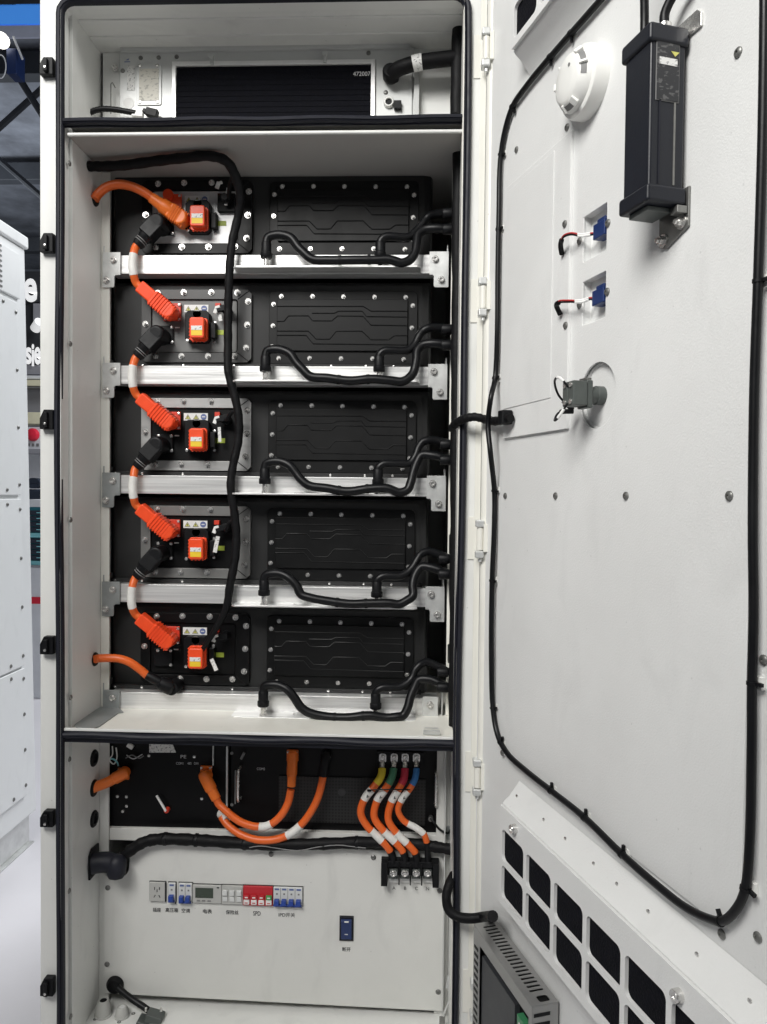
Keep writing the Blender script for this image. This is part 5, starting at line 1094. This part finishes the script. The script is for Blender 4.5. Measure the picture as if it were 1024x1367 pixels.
for pts in ([(.0, -.054, .012), (-.012, -.062, .026), (-.034, -.058, .024), (-.046, -.044, .004), (-.044, -.020, -.018)], [(.0, -.054, -.014), (-.012, -.064, -.036), (-.036, -.056, -.036), (-.050, -.040, -.022), (-.046, -.018, -.020)]):
    k = MB(DOOR); P3 = spline([(disc_s + a, b, disc_z + c) for a, b, c in pts], 6); k.tube(P3, .0018, 8); obj('wire', k, 'hose', t); k = MB(DOOR); k.tube(sub(P3, .10, .26), .0023, 8); obj('wire_sleeve', k, 'label_white', t)
    k = MB(DOOR); k.tube(sub(P3, .8, 1), .004, 8); obj('wire_boot', k, 'rubber', t)
# cable running round the door panel
t = thing('door_cable', 'black cable clipped in a loop round the inside of the door', 'cable', DOOR.w((.1, -.01, PZ0)))
cp_ = [(1021, -60), (1020, 60), (1017.5, 200), (1012, 375), (1007, 520), (1005, 700), (1006, 820), (1004, 912), (1003.5, 1000), (1001, 1120), (995, 1186), (984, 1212), (965, 1229.5), (945, 1226), (915, 1211), (880, 1184), (830, 1140), (780, 1091), (735, 1055), (700, 1027), (676, 1004), (664, 980), (658, 945), (656, 870), (657, 775), (660, 700), (660, 655), (655, 606), (651.5, 566), (655.5, 530), (661, 505), (664, 440), (664.5, 370), (666, 290), (668, 215), (674, 175), (684, 143), (702, 116), (728, 84), (762, 45), (800, 2), (830, -34)]
P3 = []
for x_, y_ in cp_:
    yo = -.0115
    if 530 <= y_ <= 640 and x_ < 700: yo = -.030
    P3.append(pt(DOOR, x_, y_, yo))
path = spline(P3, 5); k = MB(DOOR); k.tube(path, .0053, 10); obj('cable', k, 'hose', t)
for px, py in ((1012, 375), (1004, 912), (994, 1188), (962, 1229), (830, 1140), (776, 1088), (735, 1055), (668, 990), (657, 943), (657, 775), (660, 655), (661, 505), (665, 302), (668, 207), (683, 137), (733, 79), (765, 40)):
    a, b = pf(DOOR, px, py, -.0115); d = min(range(len(path)), key=lambda q: (path[q].x - a) ** 2 + (path[q].z - b) ** 2); dr = (path[min(d + 1, len(path) - 1)] - path[d - 1]).normalized()
    c0 = path[d]; k = MB(DOOR); k.tube([c0 - dr * .002, c0 + dr * .002], .0063, 12); pr = Vector((dr.z, 0, -dr.x)); k.obox(c0 + pr * .009 * (-1 if px > 990 else 1) * (1 if py > 600 or px > 990 else 1) + Vector((0, .002, 0)), pr, .008, .004, .004)
    o = obj('cable_tie', k, 'rubber', t)
    on_p = PS0 < c0.x < PS1 and PZ0 < c0.z < PZ1; yb_ = -.0044 if on_p else -.0004
    k = MB(DOOR); k.box(c0.x - .007, c0.x + .007, -.0052, yb_, c0.z - .007, c0.z + .007); obj('tie_base', k, 'plastic_white', t)
# taped leads from the cabinet to the door
t = thing('door_lead', 'black taped lead crossing from the cabinet to the door at mid height', 'cable', pt(CAB, 640, 560, -.03))
e1 = DOOR.w(pt(DOOR, 664, 562, -.024)); e2 = DOOR.w(pt(DOOR, 682, 558, -.020))
k = MB(); path = spline([pt(CAB, 603, 572, .040), pt(CAB, 610, 564, -.010), pt(CAB, 622, 558.5, -.036), pt(CAB, 634, 556.5, -.046), pt(CAB, 648, 560, -.052), tuple(e1), tuple(e2)], 7); k.tube(path, .0088, 12, [.0088 * (1 + .07 * math.sin(q * 1.9)) for q in range(len(path))]); obj('lead', k, 'tape', t)
k = MB(DOOR); a, b = pf(DOOR, 681, 558, -.012); k.box(a - .010, a + .012, -.034, -.0112, b - .013, b + .014); obj('end_clip', k, 'rubber', t, bevel=.003)
t = thing('door_lead', 'black lead curling from the lower cabinet onto the door power supply', 'cable', pt(CAB, 620, 1225, -.03))
e1 = DOOR.w(pt(DOOR, 658, 1223, -.050))
k = MB(); k.tube(spline([pt(CAB, 606, 1168, .010), pt(CAB, 600, 1180, -.012), pt(CAB, 596, 1197, -.024), pt(CAB, 599, 1214, -.032), pt(CAB, 611, 1223.5, -.040), pt(CAB, 630, 1226, -.046), pt(CAB, 645, 1224, -.050), tuple(e1)], 7), .0102, 12); obj('lead', k, 'tape', t)
# perforated power supply at the bottom of the door
t = thing('power_supply_unit', 'perforated grey metal power supply at the bottom of the door', 'power supply', DOOR.w((.25, -.04, .45)))
sP1, zP = pf(DOOR, 746, 1340, -.004); sP0 = pf(DOOR, 664, 1226, -.004)[0] - .002
zP = (zP + pf(DOOR, 664, 1226, -.004)[1]) / 2
lo, hi = .01, .25
for _ in range(40):
    m_ = (lo + hi) / 2; p_ = DOOR.w((sP1, -m_, zP)); d = ROT.transposed() @ (p_ - CAMP)
    if 512 + FPX * d.x / -d.z > 710: lo = m_
    else: hi = m_
yP = -lo
TOPP = Frame(DOOR.w((0, 0, zP)), DOOR.ex, (0, 0, -1), -DOOR.ey)      # x along the door, z outwards from the door
sl_ = []
n = 19
for q in range(n):
    c = sP0 + .016 + (sP1 - sP0 - .052) * q / (n - 1); sl_.append(rrect(c - .0026, c + .0026, .014, -yP - .014, .0022, 3))
c = sP1 - .014; sl_.append(rrect(c - .008, c + .008, .016, -yP - .018, .004, 3))
k = MB(TOPP); k.plate(rect(sP0, sP1, .0046, -yP), sl_, 0, .0018, back=True); obj('top_cover', k, 'psu_metal', t, bevel=.0005)
zPb = .30
k = MB(DOOR); k.box(sP0, sP1, yP, yP + .0016, zP - .026, zP - .002); k.box(sP0, sP0 + .030, yP + .0001, yP + .0016, zPb, zP - .0262); k.box(sP1 - .012, sP1, yP + .0001, yP + .0016, zPb, zP - .0262); obj('front_rim', k, 'psu_metal', t, bevel=.0005)
k = MB(DOOR); k.box(sP1 - .0016, sP1 - .0001, yP + .0018, -.0046, zPb, zP - .0022); obj('side_cover', k, 'psu_metal', t); k = MB(DOOR); k.box(sP0 + .0001, sP0 + .0016, yP + .0018, -.0046, zPb, zP - .0022); obj('side_cover', k, 'psu_metal', t)
for q in range(2): k = MB(DOOR); k.box(sP1 + .0001, sP1 + .0006, -.050, -.020, zP - .020 - q * .016, zP - .014 - q * .016); obj('vent_slot', k, 'rubber', t)
k = MB(DOOR); k.box(sP0 + .002, sP1 - .002, yP + .014, -.006, zPb + .002, zP - .003); obj('inner_block', k, 'panel_black', t)
for q in range(14):
    k = MB(DOOR); z_ = zP - .040 - q * .014; k.box(sP0 + .006, sP0 + .024, yP - .0008, yP - .0001, z_ - .003, z_ + .003); obj('vent_slot', k, 'rubber', t)
k = MB(DOOR); k.box(sP0 + .034, sP1 - .070, yP + .004, yP + .0138, zPb + .004, zP - .045); obj('inner_sheet', k, 'psu_inner', t)
k = MB(DOOR); k.box(sP1 - .056, sP1 - .030, yP + .001, yP + .0135, zPb + .004, zP - .050); o = obj('terminal_strip', k, 'pcb_green', t, bevel=.001)
for q in range(5): z_ = zP - .062 - q * .02; k = MB(DOOR); k.cyl((sP1 - .043, yP + .0008, z_), (0, -1, 0), .005, .001, 10); obj('terminal_screw', k, 'chrome', o)

# ================================================================== background strip on the left
XN = -1.49
LN = R(1.15)
NF = Frame((XN, 0, 0), (0, 1, 0), (-math.cos(LN), 0, -math.sin(LN)), (-math.sin(LN), 0, math.cos(LN)))
def N_(px, py, y=0): return pf(NF, px, py, y)
t = thing('neighbour_cabinet', 'pale grey closed cabinet with louvres standing beside the open one', 'cabinet', (-2.0, .7, 0))
yE = N_(45, 900)[0]; zT = N_(31, 332)[1]; zB = N_(45, 1084)[1]; yS = -.1
k = MB(NF); k.box(yS, yE, 0, 1.0, zB, zT); obj('body', k, 'neighbour', t, bevel=.006)
k = MB(NF); k.box(yS, yE + .01, -.012, 1.01, zT + .001, zT + .05); obj('roof', k, 'neighbour', t, bevel=.008)
def sheet(py_t, py_b, name):
    e_ = yE - .085; za = N_(26, py_t)[1]; zb_ = N_(26, py_b)[1]
    k = MB(NF); k.box(yS + .02, e_, -.010, -.0005, zb_, za); o = obj(name, k, 'neighbour', t, bevel=.003)
    for q in range(4):
        z_ = zb_ + .04 + (za - zb_ - .08) * q / 3; bolt(NF, (e_ - .012, -.0101, z_), o, 'pan', 1.2, name='screw')
    for q in range(3): bolt(NF, (e_ - .10 - q * .2, -.0101, zb_ + .02), o, 'pan', 1.2, name='screw'); bolt(NF, (e_ - .10 - q * .2, -.0101, za - .02), o, 'pan', 1.2, name='screw')
sheet(407, 661, 'side_sheet'); sheet(666, 890, 'side_sheet'); sheet(893, 1066, 'side_sheet')
lv = MB(NF); e_ = yE - .06; lv.box(yS + .02, e_, -.010, -.0005, N_(20, 398)[1], N_(20, 338)[1]); lo_ = obj('louvre_panel', lv, 'neighbour', t, bevel=.003)
for q in range(9):
    z_ = N_(8, 334 + q * 6.6)[1]; k = MB(NF); k.box(e_ - .45, e_ - .13, -.0125, -.0101, z_ - .004, z_ + .003); obj('louvre_slot', k, 'dark_steel', lo_)
for a in (yE - .42, ):
    k = MB(NF); k.box(a, yE - .02, .02, .06, .006, zB - .001); k.box(a, yE - .02, .0, .9, .0005, .0055); k.box(a, a + .02, .0005, .0195, .006, zB - .001); obj('foot', k, 'zinc', t, bevel=.003)
# display stand, rack and signs further back
def bgo(name, label, cat, px0, px1, py0, py1, y, d, m_, group=None, floor=False):
    a0, b1 = pf(CAB, px0, py0, y); a1, b0 = pf(CAB, px1, py1, y); k = MB(); k.box(a0, a1, y, y + d, .0005 if floor else b0, b1)
    o = obj(name, k, m_, None, bevel=.004); tag(o, label, cat, group); return o
YD = 3.3
t = thing('display_plinth', 'white display plinth with a red band beyond the neighbouring cabinet', 'plinth', (pf(CAB, 50, 900, YD)[0], YD + .3, 0))
a0, b1 = pf(CAB, 24, 757, YD); a1 = pf(CAB, 70, 757, YD)[0]
k = MB(); k.box(a0, a1, YD, YD + .7, .0005, b1); obj('body', k, 'far_white', t, bevel=.006)
k = MB(); k.box(a0 - .002, a1 + .002, YD - .004, YD - .0005, pf(CAB, 50, 806, YD)[1], pf(CAB, 50, 797, YD)[1]); obj('band', k, 'far_red', t)
k = MB(); k.box(a0 - .01, a1 + .01, YD - .012, YD + .71, b1 + .0005, b1 + .012); obj('top', k, 'far_grey', t)
t = thing('display_rack', 'teal and black module rack standing on the white plinth', 'rack', (a0 + .1, YD + .2, b1 + .013))
zr0, zr1 = b1 + .013, pf(CAB, 46, 677, YD)[1]
k = MB(); k.box(a0 + .02, a1 - .02, YD + .03, YD + .5, zr0, zr1); obj('frame', k, 'far_teal', t, bevel=.004)
for q in range(9):
    z_ = zr0 + .035 + (zr1 - zr0 - .05) * q / 9; k = MB(); k.box(a0 + .035, a1 - .035, YD + .015, YD + .0295, z_, z_ + (zr1 - zr0) / 13); o = obj('module', k, 'far_navy' if q != 4 else 'far_cyan', t, bevel=.002)
    for s_ in (.12, .3): k = MB(); k.box(a0 + s_, a0 + s_ + .04, YD + .012, YD + .0148, z_ + .012, z_ + .018); obj('module_mark', k, 'far_cyan', t)
k = MB(); k.box(a0 + .015, a1 - .015, YD + .01, YD + .0295, zr0 + .002, zr0 + .028); obj('frame', k, 'far_cyan', t)
k = MB(); k.box(a0 + .02, a1 - .02, YD + .03, YD + .5, zr1 + .0005, zr1 + .05); obj('top', k, 'far_white', t)
# black office chair behind the rack
YO = 4.6; xc = pf(CAB, 45, 650, YO)[0]
t = thing('office_chair', 'black high backed office chair behind the display rack', 'chair', (xc, YO, 0))
zs = pf(CAB, 45, 672, YO)[1]
k = MB(); k.prism(rrect(xc - .07 - .05, xc + .14, zs - .45, pf(CAB, 45, 653, YO)[1], .06), YO, YO + .08); obj('backrest', k, 'far_navy', t, bevel=.02)
k = MB(); k.prism(rrect(xc - .06, xc + .05, pf(CAB, 45, 652, YO)[1], pf(CAB, 45, 638, YO)[1], .045), YO, YO + .07); obj('headrest', k, 'far_navy', t, bevel=.02)
k = MB(); k.box(xc - .2, xc + .25, YO - .42, YO - .005, zs - .52, zs - .44); obj('seat', k, 'far_navy', t, bevel=.03)
k = MB(); k.cyl((xc, YO - .2, .06), (0, 0, 1), .03, zs - .58, 12); obj('gas_lift', k, 'dark_steel', t)
for q in range(5):
    an = q * math.tau / 5 + .3; k = MB(); k.tube([(xc, YO - .2, .09), (xc + .26 * math.cos(an), YO - .2 + .26 * math.sin(an), .065)], .02, 8); k.cyl((xc + .26 * math.cos(an), YO - .2 + .26 * math.sin(an), .0005), (0, 0, 1), .025, .05, 10); obj('leg', k, 'far_navy', t)
# booth wall with signs and a red lamp cabinet
YW = 6.0
t = thing('exhibition_booth', 'grey and black exhibition booth wall with white lettering far behind', 'booth', (-3.2, YW, 0))
def bw(px0, px1, py0, py1, y, d, m_, name, bev=.004):
    a0, b1 = pf(CAB, px0, py0, y); a1, b0 = pf(CAB, px1, py1, y); k = MB(); k.box(a0, a1, y, y + d, max(b0, .0005), b1); return obj(name, k, m_, t, bevel=bev)
bw(0, 90, 602, 1000, YW, .1, 'far_white', 'wall'); bw(0, 90, 519, 601, YW + .02, .1, 'far_grey', 'wall')
bw(0, 90, 550, 566, YW - .25, .2, 'far_cream', 'shelf'); bw(0, 90, 516, 518, YW - .1, .1, 'ink_grey', 'edge_strip'); bw(0, 90, 507, 515.5, YW - .08, .1, 'far_cream', 'edge_strip')
bw(0, 90, 501, 506, YW - .02, .1, 'far_white', 'edge_strip'); bw(0, 90, 487, 500, YW + .01, .1, 'far_grey', 'wall'); bw(0, 90, 404, 486, YW + .03, .1, 'sign_black', 'sign_panel'); bw(0, 90, 362, 403.6, YW, .1, 'sign_black', 'sign_panel'); bw(44, 60, 405, 435, YW, .02, 'far_grey', 'poster')
for s_, px, py, hpx, wpx in (('e', 40.5, 387.5, 32, 18.5), ('s', 38, 475, 23, 9), ('i', 44, 474, 30, 3.6), ('e', 50, 475, 24, 9)):
    a, b = pf(CAB, px, py, YW - .012); sc_ = (YW + 1.6) / FPX; mb = text_mb(CAB, s_, a, b, YW - .012, hpx * sc_, wpx * sc_, .03); obj('sign_letter', mb, 'letter_white', t)
k = MB(); k.cyl(pt(CAB, 47, 439, YW - .05), (.6, -.5, .4), .05, .12, 14); obj('spot_lamp', k, 'letter_white', t)
t = thing('signal_box', 'pale box with a large red knob on the booth shelf', 'box', pt(CAB, 45, 604, YW - .5))
a0, b1 = pf(CAB, 30, 570, YW - .5); a1, b0 = pf(CAB, 60, 600, YW - .5)
k = MB(); k.box(a0, a1, YW - .5, YW - .02, b0, b1); obj('body', k, 'far_white', t, bevel=.004)
k = MB(); k.lathe(pt(CAB, 44.5, 580.5, YW - .502), (0, -1, 0), [(.062, 0), (.062, .02), (.05, .04), (.02, .05)], 24); obj('knob', k, 'far_red', t)
for q in range(3): k = MB(); a, b = pf(CAB, 38.5 + q * 6, 594, YW - .5); k.box(a - .012, a + .012, YW - .504, YW - .5005, b - .014, b + .014); obj('button', k, 'ink_grey', t)
k = MB(); k.box(a0 - .02, a1 + .02, YW - .6, YW - .012, b0 - .04, b0 - .0005); obj('shelf_board', k, 'far_grey', t)
# banner and lamp under the hall roof
YN = 7.0
t = thing('hanging_banner', 'blue and white banner strip hanging under the hall roof', 'banner', pt(CAB, 20, 48, YN))
for px0, px1, py0, py1, m_, nm in ((-40, 80, 6.5, 33, 'banner_blue', 'blue_field'), (-40, 80, 33.4, 49, 'banner_white', 'white_field')):
    a0, b1 = pf(CAB, px0, py0, YN); a1, b0 = pf(CAB, px1, py1, YN); k = MB(); k.box(a0, a1, YN, YN + .03, b0, b1); obj(nm, k, m_, t)
a0, b1 = pf(CAB, -40, -60, YN); a1, b0 = pf(CAB, 80, 6, YN); k = MB(); k.box(a0, a1, YN, YN + .05, b0, b1); obj('truss_cover', k, 'hall_beam', t)
YL = 6.2
t = thing('hall_spotlight', 'white hall spotlight with dark blue housing and round reflector', 'spotlight', pt(CAB, 10, 60, YL))
k = MB(); a, b = pf(CAB, 3, 55, YL); k.cyl((a, YL, b), (.3, -1, -.3), .075, .06, 20); obj('lamp_glass', k, 'lamp_white', t, bevel=.004)
a0, b1 = pf(CAB, 8, 64, YL + .02); a1, b0 = pf(CAB, 22, 98, YL + .02); k = MB(); k.box(a0, a1, YL + .02, YL + .2, b0, b1); obj('housing', k, 'navy_plastic', t, bevel=.01)
k = MB(); c = Vector(pt(CAB, 1, 89, YL)); k.tube([c + Vector((.055 * math.cos(q * math.tau / 28), 0, .12 * math.sin(q * math.tau / 28))) for q in range(29)], .006, 8); obj('reflector_ring', k, 'far_white', t)
k = MB(); k.tube([pt(CAB, 18, 49, YL), pt(CAB, 30, 79, YL)], .012, 8); obj('arm', k, 'far_white', t)
for q, (y_, z_) in enumerate(((9.5, 7.6), (13, 7.5), (17, 7.4))):
    k = MB(); k.box(-12, -1, y_, y_ + .25, z_, z_ + .35); o = obj('roof_beam', k, 'hall_beam', None, bevel=.02); tag(o, ['dark roof beam just behind the hanging banner', 'dark roof beam in the middle of the hall ceiling', 'dark roof beam at the far end of the hall ceiling'][q], 'beam', 'roof beams')

for q, (a, b) in enumerate((((-2, 60), (54, 150)), ((0, 170), (54, 120)), ((2, 215), (54, 262)))):
    k = MB(); k.tube([pt(CAB, a[0] - 20, a[1] - (b[1] - a[1]) * .35, 9.2 + q), pt(CAB, b[0] + 20, b[1] + (b[1] - a[1]) * .35, 9.2 + q)], .05, 8); o = obj('roof_brace', k, 'hall_beam'); tag(o, ['dark slanting roof brace crossing just under the blue banner', 'dark slanting roof brace rising between the two roof beams', 'dark slanting roof brace above the neighbouring cabinet'][q], 'brace', 'slanting roof braces')
